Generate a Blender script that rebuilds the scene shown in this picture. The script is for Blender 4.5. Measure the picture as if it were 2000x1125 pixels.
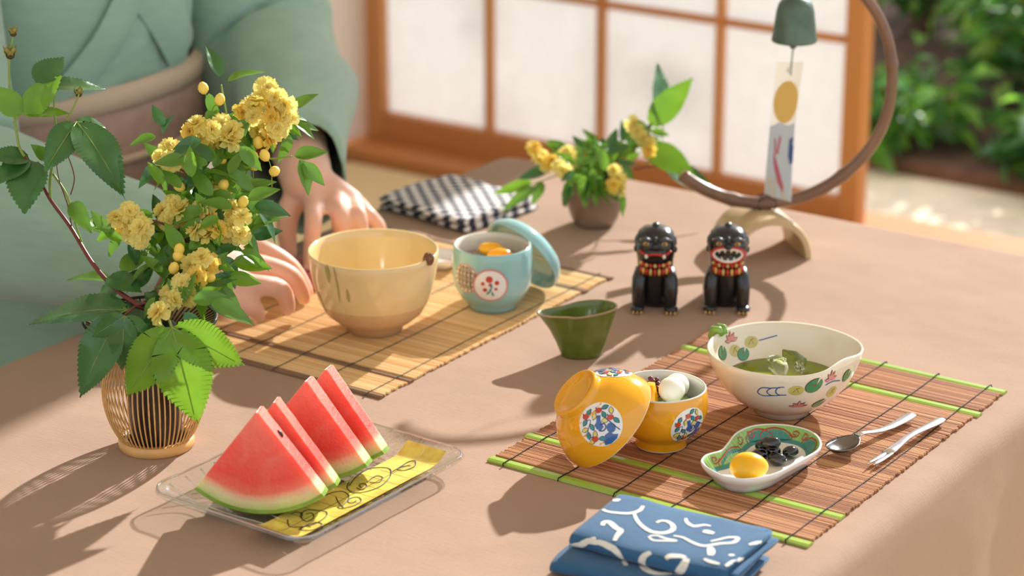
import bpy, bmesh, math, random
import numpy as np
from mathutils import Vector, Matrix, Quaternion, noise
from mathutils.bvhtree import BVHTree
for o in list(bpy.data.objects): bpy.data.objects.remove(o)
SC = bpy.context.scene; COL = SC.collection
R = math.radians; PI = math.pi; sin = math.sin; cos = math.cos
V = Vector
# ---------------------------------------------------------------- camera, sky, sun, exposure
TZ = 0.36                                   # table top (cloth surface) above the tatami floor
FPX, PITCH, YAW = 4800.0, R(19.5), R(34)    # focal length in pixels of the 2000 px frame
CAMPOS = V((1.15, -1.62, 1.18))
cam = bpy.data.cameras.new('camera'); camo = bpy.data.objects.new('camera', cam); COL.objects.link(camo)
camo.location = CAMPOS; camo.rotation_euler = (PI/2-PITCH, 0, YAW)
cam.sensor_width = 36; cam.lens = FPX/2000*36; cam.clip_start = .05; cam.clip_end = 200
cam.dof.use_dof = True; cam.dof.focus_distance = 2.06; cam.dof.aperture_fstop = 5.0
SC.camera = camo
SC.cycles.transparent_max_bounces = 32      # light through both walls of the glass plate
world = bpy.data.worlds.new('world'); SC.world = world; world.use_nodes = True
bg = world.node_tree.nodes['Background']; bg.inputs[0].default_value = (.90, .97, 1.06, 1); bg.inputs[1].default_value = 1.1
SUN_EL, SUN_AZ = R(28), R(93)               # azimuth from +X: nearly square to the screen wall
sun = bpy.data.lights.new('sun', 'SUN'); suno = bpy.data.objects.new('sun', sun); COL.objects.link(suno)
TOSUN = V((cos(SUN_AZ)*cos(SUN_EL), sin(SUN_AZ)*cos(SUN_EL), sin(SUN_EL)))
suno.rotation_euler = TOSUN.to_track_quat('Z', 'Y').to_euler(); suno.location = (0, 6, 4)
sun.energy = 7.4; sun.angle = R(1.0); sun.color = (1, .985, .965)
vs = SC.view_settings; vs.view_transform = 'Standard'; vs.look = 'None'; vs.gamma = 1; vs.use_curve_mapping = False; vs.exposure = 0.03

# ---------------------------------------------------------------- pixels of the photograph to places
CR = camo.rotation_euler.to_matrix(); RT = CR @ V((1,0,0)); UP = CR @ V((0,1,0)); FW = CR @ V((0,0,-1))
def ray(u, v): return FW + RT*((u-1000)/FPX) + UP*((562.5-v)/FPX)
def W(u, v, z=0.0):                         # the point at height z above the table seen at pixel (u, v)
    d = ray(u, v); t = (TZ+z-CAMPOS.z)/d.z; return CAMPOS + d*t
def depth(p): return (p-CAMPOS).dot(FW)
def D(u, v, zc): return CAMPOS + ray(u, v)*zc   # the point at camera depth zc
# ---------------------------------------------------------------- materials
def srgb(r, g, b):
    f = lambda c: (c/255/12.92 if c/255 <= .04045 else ((c/255+.055)/1.055)**2.4)
    return (f(r), f(g), f(b), 1)
MATS = {}
def mat(name, col, rough=.5, metal=0, var=0, vscale=20, spec=.5, coat=0, trans=0, ior=1.45, sss=0, sssr=(1,.3,.1), bump=0, bscale=200, sheen=0, stretch=None, col2=None, emit=None, thin=0, alpha=1):
    if name in MATS: return MATS[name]
    m = bpy.data.materials.new(name); m.use_nodes = True; nt = m.node_tree; N = nt.nodes; L = nt.links
    b = N['Principled BSDF']; b.inputs['Base Color'].default_value = col
    b.inputs['Roughness'].default_value = rough; b.inputs['Metallic'].default_value = metal
    b.inputs['Specular IOR Level'].default_value = spec; b.inputs['Coat Weight'].default_value = coat
    b.inputs['Coat Roughness'].default_value = .06
    b.inputs['Transmission Weight'].default_value = trans; b.inputs['IOR'].default_value = ior
    b.inputs['Sheen Weight'].default_value = sheen; b.inputs['Alpha'].default_value = alpha
    if sss: b.inputs['Subsurface Weight'].default_value = 1; b.inputs['Subsurface Radius'].default_value = sssr; b.inputs['Subsurface Scale'].default_value = sss
    if var or bump or col2:
        tc = N.new('ShaderNodeTexCoord'); src = tc.outputs['Object']
        if stretch:
            mp = N.new('ShaderNodeMapping'); mp.inputs['Scale'].default_value = stretch; L.new(src, mp.inputs[0]); src = mp.outputs[0]
    if var or col2:
        n = N.new('ShaderNodeTexNoise'); n.inputs['Scale'].default_value = vscale; n.inputs['Detail'].default_value = 5; L.new(src, n.inputs[0])
        r = N.new('ShaderNodeValToRGB'); r.color_ramp.elements[0].position = .3; r.color_ramp.elements[1].position = .7
        c2 = col2 or tuple(min(1, c*(1+var)) for c in col[:3])+(1,)
        c1 = col if col2 else tuple(c*(1-var) for c in col[:3])+(1,)
        r.color_ramp.elements[0].color = c1; r.color_ramp.elements[1].color = c2
        L.new(n.outputs[0], r.inputs[0]); L.new(r.outputs[0], b.inputs['Base Color'])
    if bump:
        n2 = N.new('ShaderNodeTexNoise'); n2.inputs['Scale'].default_value = bscale; n2.inputs['Detail'].default_value = 3; L.new(src, n2.inputs[0])
        bp = N.new('ShaderNodeBump'); bp.inputs['Strength'].default_value = bump; bp.inputs['Distance'].default_value = .002
        L.new(n2.outputs[0], bp.inputs['Height']); L.new(bp.outputs[0], b.inputs['Normal'])
    if thin:                                   # light passes through leaves, paper, petals
        out = N['Material Output']; t = N.new('ShaderNodeBsdfTranslucent'); mx = N.new('ShaderNodeMixShader'); mx.inputs[0].default_value = thin
        if var or col2: L.new(r.outputs[0], t.inputs[0])
        else: t.inputs[0].default_value = col
        L.new(b.outputs[0], mx.inputs[1]); L.new(t.outputs[0], mx.inputs[2]); L.new(mx.outputs[0], out.inputs[0])
    MATS[name] = m; return m

# ---------------------------------------------------------------- mesh builder
class MB:
    def __init__(s): s.v = []; s.f = []; s.m = []
    def add(s, vs, fs, mi=0):
        o = len(s.v); s.v += [tuple(x) for x in vs]; s.f += [tuple(i+o for i in f) for f in fs]; s.m += [mi]*len(fs); return s
    def box(s, c, sz, M=None, mi=0):
        x, y, z = (q/2 for q in sz); c = V(c)
        vs = [V((a*x, b*y, d*z)) for a in (-1,1) for b in (-1,1) for d in (-1,1)]
        vs = [c+(M @ q if M else q) for q in vs]
        return s.add(vs, [(0,1,3,2),(4,6,7,5),(0,4,5,1),(2,3,7,6),(0,2,6,4),(1,5,7,3)], mi)
    def tube(s, path, rad, seg=8, closed=False, mi=0, flat=1.0, up=None):
        P = [V(p) for p in path]; n = len(P)
        rs = rad if hasattr(rad, '__len__') else [rad]*n
        T = []
        for i in range(n):
            a = P[(i-1) % n] if (closed or i) else P[i]; b = P[(i+1) % n] if (closed or i < n-1) else P[i]
            t = (b-a); T.append(t.normalized() if t.length > 1e-9 else V((0,0,1)))
        ref = V(up) if up else (V((0,0,1)) if abs(T[0].z) < .9 else V((1,0,0)))
        N = (ref - T[0]*ref.dot(T[0])).normalized(); vs = []
        for i in range(n):
            if i:
                q = T[i-1].rotation_difference(T[i]); N = q @ N
                N = (N - T[i]*N.dot(T[i])).normalized()
            B = T[i].cross(N)
            for k in range(seg):
                a = 2*PI*k/seg; vs.append(P[i] + N*(cos(a)*rs[i]*flat) + B*(sin(a)*rs[i]))
        fs = []
        for i in range(n if closed else n-1):
            j = (i+1) % n
            for k in range(seg):
                k2 = (k+1) % seg; fs.append((i*seg+k, i*seg+k2, j*seg+k2, j*seg+k))
        if not closed:
            fs.append(tuple(range(seg-1, -1, -1))); fs.append(tuple((n-1)*seg+k for k in range(seg)))
        return s.add(vs, fs, mi)
    def lathe(s, prof, seg=64, rf=None, zf=None, mi=None, M=None):
        """prof: list of (r, z[, material]); rf(theta, r, z) and zf(theta, r, z) reshape"""
        o = len(s.v); rings = []
        for q in prof:
            r, z = q[0], q[1]
            if r <= 1e-7:
                p = V((0,0,zf(0,0,z) if zf else z)); rings.append([len(s.v)]); s.v.append(tuple(M @ p if M else p)); continue
            ids = []
            for k in range(seg):
                a = 2*PI*k/seg; rr = rf(a, r, z) if rf else r; zz = zf(a, r, z) if zf else z
                p = V((rr*cos(a), rr*sin(a), zz)); ids.append(len(s.v)); s.v.append(tuple(M @ p if M else p))
            rings.append(ids)
        for i in range(len(rings)-1):
            A, B = rings[i], rings[i+1]; m = prof[i][2] if len(prof[i]) > 2 else (mi or 0)
            for k in range(seg):
                k2 = (k+1) % seg
                if len(A) == 1 and len(B) == 1: break
                if len(A) == 1: s.f.append((A[0], B[k2], B[k]))
                elif len(B) == 1: s.f.append((A[k], A[k2], B[0]))
                else: s.f.append((A[k], A[k2], B[k2], B[k]))
                s.m.append(m)
        return s
    def grid(s, rows, mi=0, closed=False):
        n = len(rows[0]); vs = [p for r in rows for p in r]; fs = []
        for i in range(len(rows)-1):
            for k in range(n if closed else n-1):
                k2 = (k+1) % n; fs.append((i*n+k, i*n+k2, (i+1)*n+k2, (i+1)*n+k))
        return s.add(vs, fs, mi)
    def ball(s, c, r, seg=16, rings=10, M=None, mi=0):
        r = r if hasattr(r, '__len__') else (r, r, r); c = V(c)
        prof = [(sin(PI*i/rings), -cos(PI*i/rings)) for i in range(rings+1)]
        prof[0] = (0, -1); prof[-1] = (0, 1)
        S = Matrix.Diagonal((*r, 1)); X = Matrix.Translation(c) @ (M.to_4x4() if M else Matrix()) @ S
        return s.lathe(prof, seg, M=X, mi=mi)
    def loft(s, loops, mi=0, cap=True):
        n = len(loops[0]); o = len(s.v); s.grid(loops, mi, closed=True)
        if cap:
            s.f.append(tuple(o+k for k in range(n-1, -1, -1))); s.f.append(tuple(o+(len(loops)-1)*n+k for k in range(n))); s.m += [mi, mi]
        return s
    def build(s, name, mats, parent=None, smooth=True, bevel=0, fix=True, weld=0, auto=None):
        me = bpy.data.meshes.new(name); me.from_pydata(s.v, [], s.f)
        mats = mats if isinstance(mats, (list, tuple)) else [mats]
        for m in mats: me.materials.append(m)
        me.polygons.foreach_set('material_index', s.m)
        bm = bmesh.new(); bm.from_mesh(me)
        if weld: bmesh.ops.remove_doubles(bm, verts=bm.verts, dist=weld)
        if bevel: bmesh.ops.bevel(bm, geom=[e for e in bm.edges if len(e.link_faces) == 2 and e.calc_face_angle(0) > .6], offset=bevel, segments=2, profile=.5, affect='EDGES')
        if fix: bmesh.ops.recalc_face_normals(bm, faces=bm.faces)
        bm.to_mesh(me); bm.free()
        if smooth: me.polygons.foreach_set('use_smooth', [True]*len(me.polygons))
        if smooth and auto: me.set_sharp_from_angle(angle=R(auto))
        me.update()
        o = bpy.data.objects.new(name, me); COL.objects.link(o)
        if parent: o.parent = parent
        return o
def tag(o, label, cat=None, group=None, kind=None):
    if label: o['label'] = label
    if cat: o['category'] = cat
    if group: o['group'] = group
    if kind: o['kind'] = kind
    return o
def thing(name, label, cat, loc=(0,0,0), rotz=0, group=None):
    o = bpy.data.objects.new(name, None); COL.objects.link(o); o.empty_display_size = .01
    o.location = loc; o.rotation_euler = (0, 0, rotz); return tag(o, label, cat, group)
def struct(o): o['kind'] = 'structure'; return o
def inst(src, name, parent=None, M=None):
    o = bpy.data.objects.new(name, src.data if hasattr(src, 'data') else src); COL.objects.link(o)
    if parent: o.parent = parent
    if M is not None: o.matrix_local = M
    return o
def spl(pts, n=8, closed=False):              # Catmull-Rom through the points (tuples of any length)
    P = [np.array(p, float) for p in pts]; N = len(P); out = []
    for i in range(N if closed else N-1):
        g = (lambda k: P[k % N]) if closed else (lambda k: P[min(max(k, 0), N-1)])
        a, b, c, d = g(i-1), g(i), g(i+1), g(i+2)
        for j in range(n):
            t = j/n; out.append(.5*(2*b+(c-a)*t+(2*a-5*b+4*c-d)*t*t+(3*b-a-3*c+d)*t**3))
    if not closed: out.append(P[-1])
    return [tuple(o) for o in out]
def frame(o, x, n):                           # matrix: origin o, local +Y along x, +Z near n
    y = V(x).normalized(); n = V(n); z = (n - y*n.dot(y))
    if z.length < 1e-5: z = y.orthogonal()
    z.normalize(); xx = y.cross(z)
    return Matrix(((xx.x, y.x, z.x, o[0]), (xx.y, y.y, z.y, o[1]), (xx.z, y.z, z.z, o[2]), (0,0,0,1)))
def scaled(M, s): return M @ Matrix.Diagonal((*(s if hasattr(s, '__len__') else (s,s,s)), 1))
# ---- painted decoration laid on a surface
def disc(cx, cy, r, ry=None, ang=0, n=20):
    ry = ry or r; ca, sa = cos(ang), sin(ang)
    return [(cx+r*cos(t)*ca-ry*sin(t)*sa, cy+r*cos(t)*sa+ry*sin(t)*ca) for t in (2*PI*k/n for k in range(n))]
def leaf2(cx, cy, L, w, ang, n=7):
    a = [(L*(i/n-.5), w/2*sin(PI*i/n)) for i in range(n+1)]; b = [(x, -y) for x, y in a[1:-1]][::-1]
    ca, sa = cos(ang), sin(ang); return [(cx+x*ca-y*sa, cy+x*sa+y*ca) for x, y in a+b]
def paint(bvh, name, parent, origin, into, up, shapes, mats, eps=.0002):
    """shapes: ('fill', polygon, material index, layer) or ('line', points, width, material index, layer), in metres about origin"""
    into = V(into).normalized(); up = V(up); up = (up-into*up.dot(into)).normalized(); rt = into.cross(up)
    origin = V(origin); mb = MB()
    def put(x, y, e):
        o = origin + rt*x + up*y - into*.06; h = bvh.ray_cast(o, into, .2)
        if h[0] is None: return None
        n = h[1] if h[1].dot(into) < 0 else -h[1]
        return h[0] + n*e
    for sh in shapes:
        if sh[0] == 'fill':
            _, poly, mi, lay = sh; c = (sum(p[0] for p in poly)/len(poly), sum(p[1] for p in poly)/len(poly))
            e = eps*(1+lay); K = 4 if max(abs(p[0]-c[0]) for p in poly) > .003 else 2; rows = []
            for k in range(1, K+1):
                t = k/K; rows.append([put(c[0]+(x-c[0])*t, c[1]+(y-c[1])*t, e) for x, y in poly])
            pc = put(*c, e)
            if pc is None or any(q is None for r in rows for q in r): continue
            n = len(poly); vs = [pc]+[q for r in rows for q in r]
            fs = [(0, 1+i, 1+(i+1) % n) for i in range(n)]
            for k in range(K-1):
                for i in range(n): fs.append((1+k*n+i, 1+(k+1)*n+i, 1+(k+1)*n+(i+1) % n, 1+k*n+(i+1) % n))
            mb.add(vs, fs, mi)
        else:
            _, pts, w, mi, lay = sh; e = eps*(1+lay); run = []
            for i, p in enumerate(pts):
                a = pts[max(i-1, 0)]; b = pts[min(i+1, len(pts)-1)]; tx, ty = b[0]-a[0], b[1]-a[1]; l = math.hypot(tx, ty) or 1
                ww = (w(i/(len(pts)-1)) if callable(w) else w)/2
                A = put(p[0]-ty/l*ww, p[1]+tx/l*ww, e); M_ = put(p[0], p[1], e); B = put(p[0]+ty/l*ww, p[1]-tx/l*ww, e)
                if A is None or B is None or M_ is None or (A-B).length > ww*2*4+.003:
                    if len(run) > 1: mb.grid(run, mi)
                    run = []
                else: run.append((A, M_, B))
            if len(run) > 1: mb.grid(run, mi)
    if not mb.v: return None
    return mb.build(name, mats, parent, fix=False)
def bvh_of(mb): return BVHTree.FromPolygons([V(v) for v in mb.v], mb.f)
# ================================================================ THE ROOM
M_tatami = mat('tatami', srgb(242,218,170), .85, var=.12, vscale=60, stretch=(1,14,1), bump=.4, bscale=300)
M_border = mat('tatami_border', srgb(88,104,88), .8, var=.15, vscale=200)
M_plaster = mat('plaster', srgb(246,238,228), .9, var=.03, vscale=6, bump=.15, bscale=150)
M_wood = mat('shoji_wood', srgb(204,138,80), .45, var=.18, vscale=9, stretch=(1,1,.15), bump=.15, bscale=60)
M_woodh = mat('rail_wood', srgb(200,132,76), .45, var=.18, vscale=9, stretch=(.12,1,1), bump=.15, bscale=60)
M_paper = mat('shoji_paper', srgb(236,235,234), .9, thin=.5, var=.02, vscale=40)
M_sand = mat('garden_sand', srgb(236,218,190), .95, var=.12, vscale=25, bump=.5, bscale=120)
fl = struct(MB().box((.6, -.8, -.06), (3.9, 4.68, .06)).build('floor', M_border, smooth=False))
TW, TL = .88, 1.76
for i in range(5):
    for j in range(3):
        cx, cy = -1.33+TW/2+i*TW, 1.52-TL/2-j*TL
        if cx > 2.4 or cy < -2.9: continue
        ml = MB().box((cx, cy, -.0125), (TW-.064, TL-.004, .025)).build('tatami_mat', M_tatami, fl, smooth=False)
        for sx in (-1, 1):
            MB().box((cx+sx*(TW/2-.0165), cy, -.012), (.031, TL-.004, .026)).build('mat_border', M_border, ml, smooth=False)
struct(MB().box((-1.39, -.7, 1.2), (.1, 4.86, 2.44)).build('wall_left', M_plaster, smooth=False))
struct(MB().box((.3, 1.62, -.03), (3.28, .17, .10)).build('trim_1', M_woodh, smooth=False, bevel=.004))
struct(MB().box((.3, 1.62, 1.83), (3.28, .14, .11)).build('trim_2', M_woodh, smooth=False, bevel=.004))
struct(MB().box((.3, 1.62, 2.16), (3.48, .12, .55)).build('wall_back', M_plaster, smooth=False))
struct(MB().box((.58, -.73, 2.46), (4.04, 4.82, .05)).build('ceiling', mat('ceiling_board', srgb(232,222,208), .7, var=.15, vscale=6, stretch=(8,.4,1)), smooth=False))
def shoji(n, x0, x1):
    root = bpy.data.objects.new('door_%d' % n, None); COL.objects.link(root); root.location = ((x0+x1)/2, 1.62, .02); struct(root)
    h = 1.752; w = x1-x0; xs0, xs1 = -w/2+.033, w/2-.033
    for sx in (-1, 1): MB().box((sx*(w/2-.0165), 0, h/2), (.033, .03, h)).build('stile', M_wood, root, smooth=False, bevel=.002)
    rows = [.045+.243*k for k in range(8)]
    MB().box((0, 0, .0225), (xs1-xs0, .028, .045)).build('rail', M_woodh, root, smooth=False, bevel=.002)
    MB().box((0, 0, h-.02), (xs1-xs0, .028, .04)).build('rail', M_woodh, root, smooth=False, bevel=.002)
    cols = [xs0+(xs1-xs0)*k/4 for k in range(5)]
    for x in cols[1:-1]: MB().box((x, -.004, (.045+h-.04)/2), (.011, .016, h-.085)).build('vertical_bar', M_wood, root, smooth=False)
    for z in rows[1:-1]:
        for k in range(4): MB().box(((cols[k]+cols[k+1])/2, -.004, z), (cols[1]-cols[0]-.011, .014, .010)).build('cross_bar', M_woodh, root, smooth=False)
    rows[-1] = h-.04
    for k in range(4):
        for j in range(7):
            a, b = cols[k], cols[k+1]; z0, z1 = rows[j], rows[j+1]
            MB().box(((a+b)/2, .0052, (z0+z1)/2), (b-a, .0006, z1-z0)).build('paper_pane', M_paper, root, smooth=False)
    return root
shoji(1, -1.325, -.397)
# garden ground beyond the threshold
struct(MB().box((.3, 6.2, -.11), (9, 8.9, .1)).build('ground', M_sand, smooth=False))
# ================================================================ TABLE, CLOTH, MATS
M_dark = mat('dark_wood', srgb(70,44,28), .4, var=.2, vscale=12, stretch=(1,.1,1))
tx0, tx1, ty0, ty1 = -.425, .411, -.80, .696
tb = thing('low_table', 'low wooden table hidden under the brown cloth', 'table', ((tx0+tx1)/2, (ty0+ty1)/2, 0))
w, l = tx1-tx0, ty1-ty0
MB().box((0, 0, TZ-.0255), (w-.012, l-.012, .045)).build('tabletop', M_dark, tb, smooth=False, bevel=.012)
for sx in (-1, 1):
    for sy in (-1, 1): MB().box((sx*(w/2-.07), sy*(l/2-.07), (TZ-.048)/2), (.06, .06, TZ-.048)).build('leg', M_dark, tb, smooth=False, bevel=.004)
def cloth_mat():
    m = mat('brown_linen', srgb(174,146,126), .92, var=.05, vscale=7, spec=.2); nt = m.node_tree; N = nt.nodes; L = nt.links
    tc = N.new('ShaderNodeTexCoord'); b = N['Principled BSDF']; hs = []
    for sc, str_ in (((1400, 90, 90), 1), ((90, 1400, 90), 1)):
        mp = N.new('ShaderNodeMapping'); mp.inputs['Scale'].default_value = sc; L.new(tc.outputs['Object'], mp.inputs[0])
        n = N.new('ShaderNodeTexNoise'); n.inputs['Scale'].default_value = 1; n.inputs['Detail'].default_value = 2; L.new(mp.outputs[0], n.inputs[0]); hs.append(n.outputs[0])
    big = N.new('ShaderNodeTexNoise'); big.inputs['Scale'].default_value = 9; big.inputs['Detail'].default_value = 2; L.new(tc.outputs['Object'], big.inputs[0])
    a = N.new('ShaderNodeMath'); a.operation = 'ADD'; L.new(hs[0], a.inputs[0]); L.new(hs[1], a.inputs[1])
    b1 = N.new('ShaderNodeBump'); b1.inputs['Strength'].default_value = .5; b1.inputs['Distance'].default_value = .0006; L.new(a.outputs[0], b1.inputs['Height'])
    b2 = N.new('ShaderNodeBump'); b2.inputs['Strength'].default_value = .35; b2.inputs['Distance'].default_value = .012; L.new(big.outputs[0], b2.inputs['Height'])
    L.new(b1.outputs[0], b2.inputs['Normal']); L.new(b2.outputs[0], b.inputs['Normal']); return m
def rrect(x0, x1, y0, y1, r, n=6, side=30):
    pts = []
    for cx, cy, a0 in ((x1-r, y1-r, 0), (x0+r, y1-r, 90), (x0+r, y0+r, 180), (x1-r, y0+r, 270)):
        for k in range(n+1):
            a = R(a0+90*k/n); pts.append((cx+r*cos(a), cy+r*sin(a), cos(a), sin(a)))
    out = []
    for i in range(len(pts)):
        p, q = pts[i], pts[(i+1) % len(pts)]; out.append(p)
        if math.hypot(p[0]-q[0], p[1]-q[1]) > .1:
            for k in range(1, side): t = k/side; out.append(tuple(p[j]+(q[j]-p[j])*t for j in range(4)))
    return out
per = rrect(tx0, tx1, ty0, ty1, .03)
mb = MB(); loops = []; er = .017
for d in (.012, .006): loops.append([(x-nx*(er+d), y-ny*(er+d), TZ) for x, y, nx, ny in per])
for k in range(7):
    a = PI/2*k/6; loops.append([(x-nx*er*(1-sin(a)), y-ny*er*(1-sin(a)), TZ-er*(1-cos(a))) for x, y, nx, ny in per])
s_acc = [0]
for i in range(1, len(per)): s_acc.append(s_acc[-1]+math.hypot(per[i][0]-per[i-1][0], per[i][1]-per[i-1][1]))
for k in range(1, 10):
    t = k/9; z = TZ-er-t*(TZ-er-.05)
    loops.append([(x+nx*(.004+.022*t**1.3*(sin(s*31)*.6+sin(s*17+1)*.6+.5)), y+ny*(.004+.022*t**1.3*(sin(s*31)*.6+sin(s*17+1)*.6+.5)), z) for (x, y, nx, ny), s in zip(per, s_acc)])
mb.loft(loops, cap=False); n = len(per); mb.f.append(tuple(range(n))); mb.m.append(0)
tag(mb.build('tablecloth', cloth_mat(), smooth=True), 'brown linen cloth draped over the whole low table', 'tablecloth')

def slat_mesh(name, wid, hgt, length, m):
    pr = [(-wid/2, .0), (-wid/2*.9, hgt*.6), (-wid*.22, hgt), (wid*.22, hgt), (wid/2*.9, hgt*.6), (wid/2, 0)]
    mb = MB(); mb.loft([[(x, y, z) for y, z in pr] for x in (-length/2, length/2)])
    o = mb.build(name, m, smooth=False); me = o.data; bpy.data.objects.remove(o); return me
def bamboo_mat(label, x0, x1, y0, y1, pitch, cols, strip_col, strips, thread_m, xs, sw, shadecol=None):
    rng = random.Random(int(x0*1e4)); cx, cy = (x0+x1)/2, (y0+y1)/2; L = x1-x0
    root = thing('bamboo_placemat', label, 'placemat', (cx, cy, TZ), 0)
    meshes = [slat_mesh('slat', pitch*.93, .0019, L, c) for c in cols]
    y = y0+pitch/2; runs = []
    while y < y1:
        if not any(abs(y-s) < sw/2+pitch*.45 for s in strips):
            o = bpy.data.objects.new('slat', rng.choice(meshes)); COL.objects.link(o); o.parent = root
            o.location = (rng.uniform(-.0012, .0012), y-cy, .0005+rng.uniform(0, .00035)); o.rotation_euler = (rng.uniform(-.12, .12), 0, rng.uniform(-.0012, .0012)); o.scale = (rng.uniform(.997, 1.003), 1, 1)
        y += pitch
    sm = slat_mesh('green_strip', sw, .0024, L+.004, strip_col)
    for s in strips:
        o = bpy.data.objects.new('split_cane', sm); COL.objects.link(o); o.parent = root; o.location = (rng.uniform(-.0015, .0015), s-cy, .0004)
    for x in xs:
        pts = []; k = 0; y = y0-.0015
        pts.append((x-cx, y-cy, .0008))
        while y < y1+.0015:
            strip = any(abs(y-s) < sw/2+.001 for s in strips)
            pts.append((x-cx+.00035*((-1)**k)+.0012*sin(y*19+x*50), y-cy, (.00325 if strip else .0027)+.00025*((-1)**k))); y += pitch*.55; k += 1
        pts.append((x-cx, y1+.0015-cy, .0008))
        MB().tube(pts, .00055, 5).build('thread', thread_m, root)
    return root
M_th = mat('black_thread', srgb(30,30,34), .8); M_th2 = mat('grey_thread', srgb(92,84,70), .8)
br = [mat('slat_brown_%d' % i, srgb(*c), .6, var=.22, vscale=14, stretch=(.5,30,30)) for i, c in enumerate([(192,138,94),(172,116,76),(208,156,110),(158,104,66)])]
pa = [mat('slat_pale_%d' % i, srgb(*c), .55, var=.10, vscale=12, stretch=(.5,30,30)) for i, c in enumerate([(230,188,130),(236,198,142),(222,178,118),(240,206,154)])]
M_green = mat('green_cane', srgb(138,176,44), .28, var=.22, vscale=20, stretch=(.3,1,1), coat=.3, col2=srgb(176,200,96))
M_dcane = mat('dark_cane', srgb(128,98,74), .5, var=.2, vscale=14, stretch=(.5,10,10))
MX0, MX1, MY0, MY1 = .082, .377, -.072, .316
bamboo_mat('brown bamboo slat placemat with bright green cane strips and black threads', MX0, MX1, MY0, MY1, .0024, br, M_green, [MY0+.0055, -.008, .250, MY1-.0055], M_th, [.098, .152, .205, .258, .310, .362], .0108)
NX0, NX1, NY0, NY1 = -.372, -.078, -.012, .380
bamboo_mat('pale honey coloured bamboo slat placemat under the cream tea bowl', NX0, NX1, NY0, NY1, .0027, pa, M_dcane, [NY0+.004, .036, .328, NY1-.004], M_th2, [-.357, -.304, -.251, -.198, -.145, -.092], .0072)
MZ = .0034                                   # top of a mat above the cloth
# ================================================================ CROCKERY
def hit(bvh, loc, u, v):                      # where the line of sight of a pixel meets a surface (local to loc)
    h = bvh.ray_cast(CAMPOS-V(loc), ray(u, v).normalized(), 9)
    return (h[0], h[1] if h[1].dot(ray(u, v)) < 0 else -h[1]) if h[0] else (None, None)
def stroke(mb, bvh, loc, px, width, mi, eps=.0004, n=8):
    pts = []
    for u, v in spl(px, n):
        h, nn = hit(bvh, loc, u, v)
        if h is not None: pts.append((h, nn))
    run = []; runs = []
    for i, (p, nn) in enumerate(pts):
        a = pts[max(i-1, 0)][0]; b = pts[min(i+1, len(pts)-1)][0]; t = b-a
        if i and (p-pts[i-1][0]).length > .02:
            runs.append(run); run = []
        if t.length < 1e-6: continue
        ww = (width(i/max(1, len(pts)-1)) if callable(width) else width)/2
        s = nn.cross(t.normalized()).normalized()*ww
        row = []
        for k in (-1, -.5, 0, .5, 1):
            q = bvh.find_nearest(p+s*k); qn = q[1] if q[1].dot(nn) > 0 else -q[1]; row.append(q[0]+qn*eps)
        run.append(row)
    run = max(runs+[run], key=len)
    if len(run) > 1: mb.grid(run, mi)
def glaze(name, c, **k): return mat(name, srgb(*c), k.pop('rough', .16), coat=k.pop('coat', .4), **k)
P_white = glaze('paint_white', (240,238,232)); P_blue = glaze('paint_blue', (62,98,158)); P_navy = glaze('paint_navy', (40,52,110))
P_teal = glaze('paint_teal', (58,140,132)); P_red = glaze('paint_red', (204,66,44)); P_yel = glaze('paint_yellow', (226,206,92))
P_dgreen = glaze('paint_green', (70,142,96)); P_pink = glaze('paint_pink', (216,140,132)); P_brown = glaze('paint_brown', (110,66,44))
P_olive = glaze('paint_olive', (198,186,104)); P_grey = glaze('paint_grey', (120,128,118)); P_cream = glaze('paint_cream', (232,222,200)); P_lime = glaze('paint_lime', (152,196,104))
PAL = [P_white, P_blue, P_navy, P_teal, P_red, P_yel, P_dgreen, P_pink, P_brown, P_olive, P_grey, P_cream, P_lime, glaze('paint_rust', (170,72,54))]
WH, BL, NA, TE, RE, YE, DG, PK, BN, OL, GY, CM, LI, RU = range(14)
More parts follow.
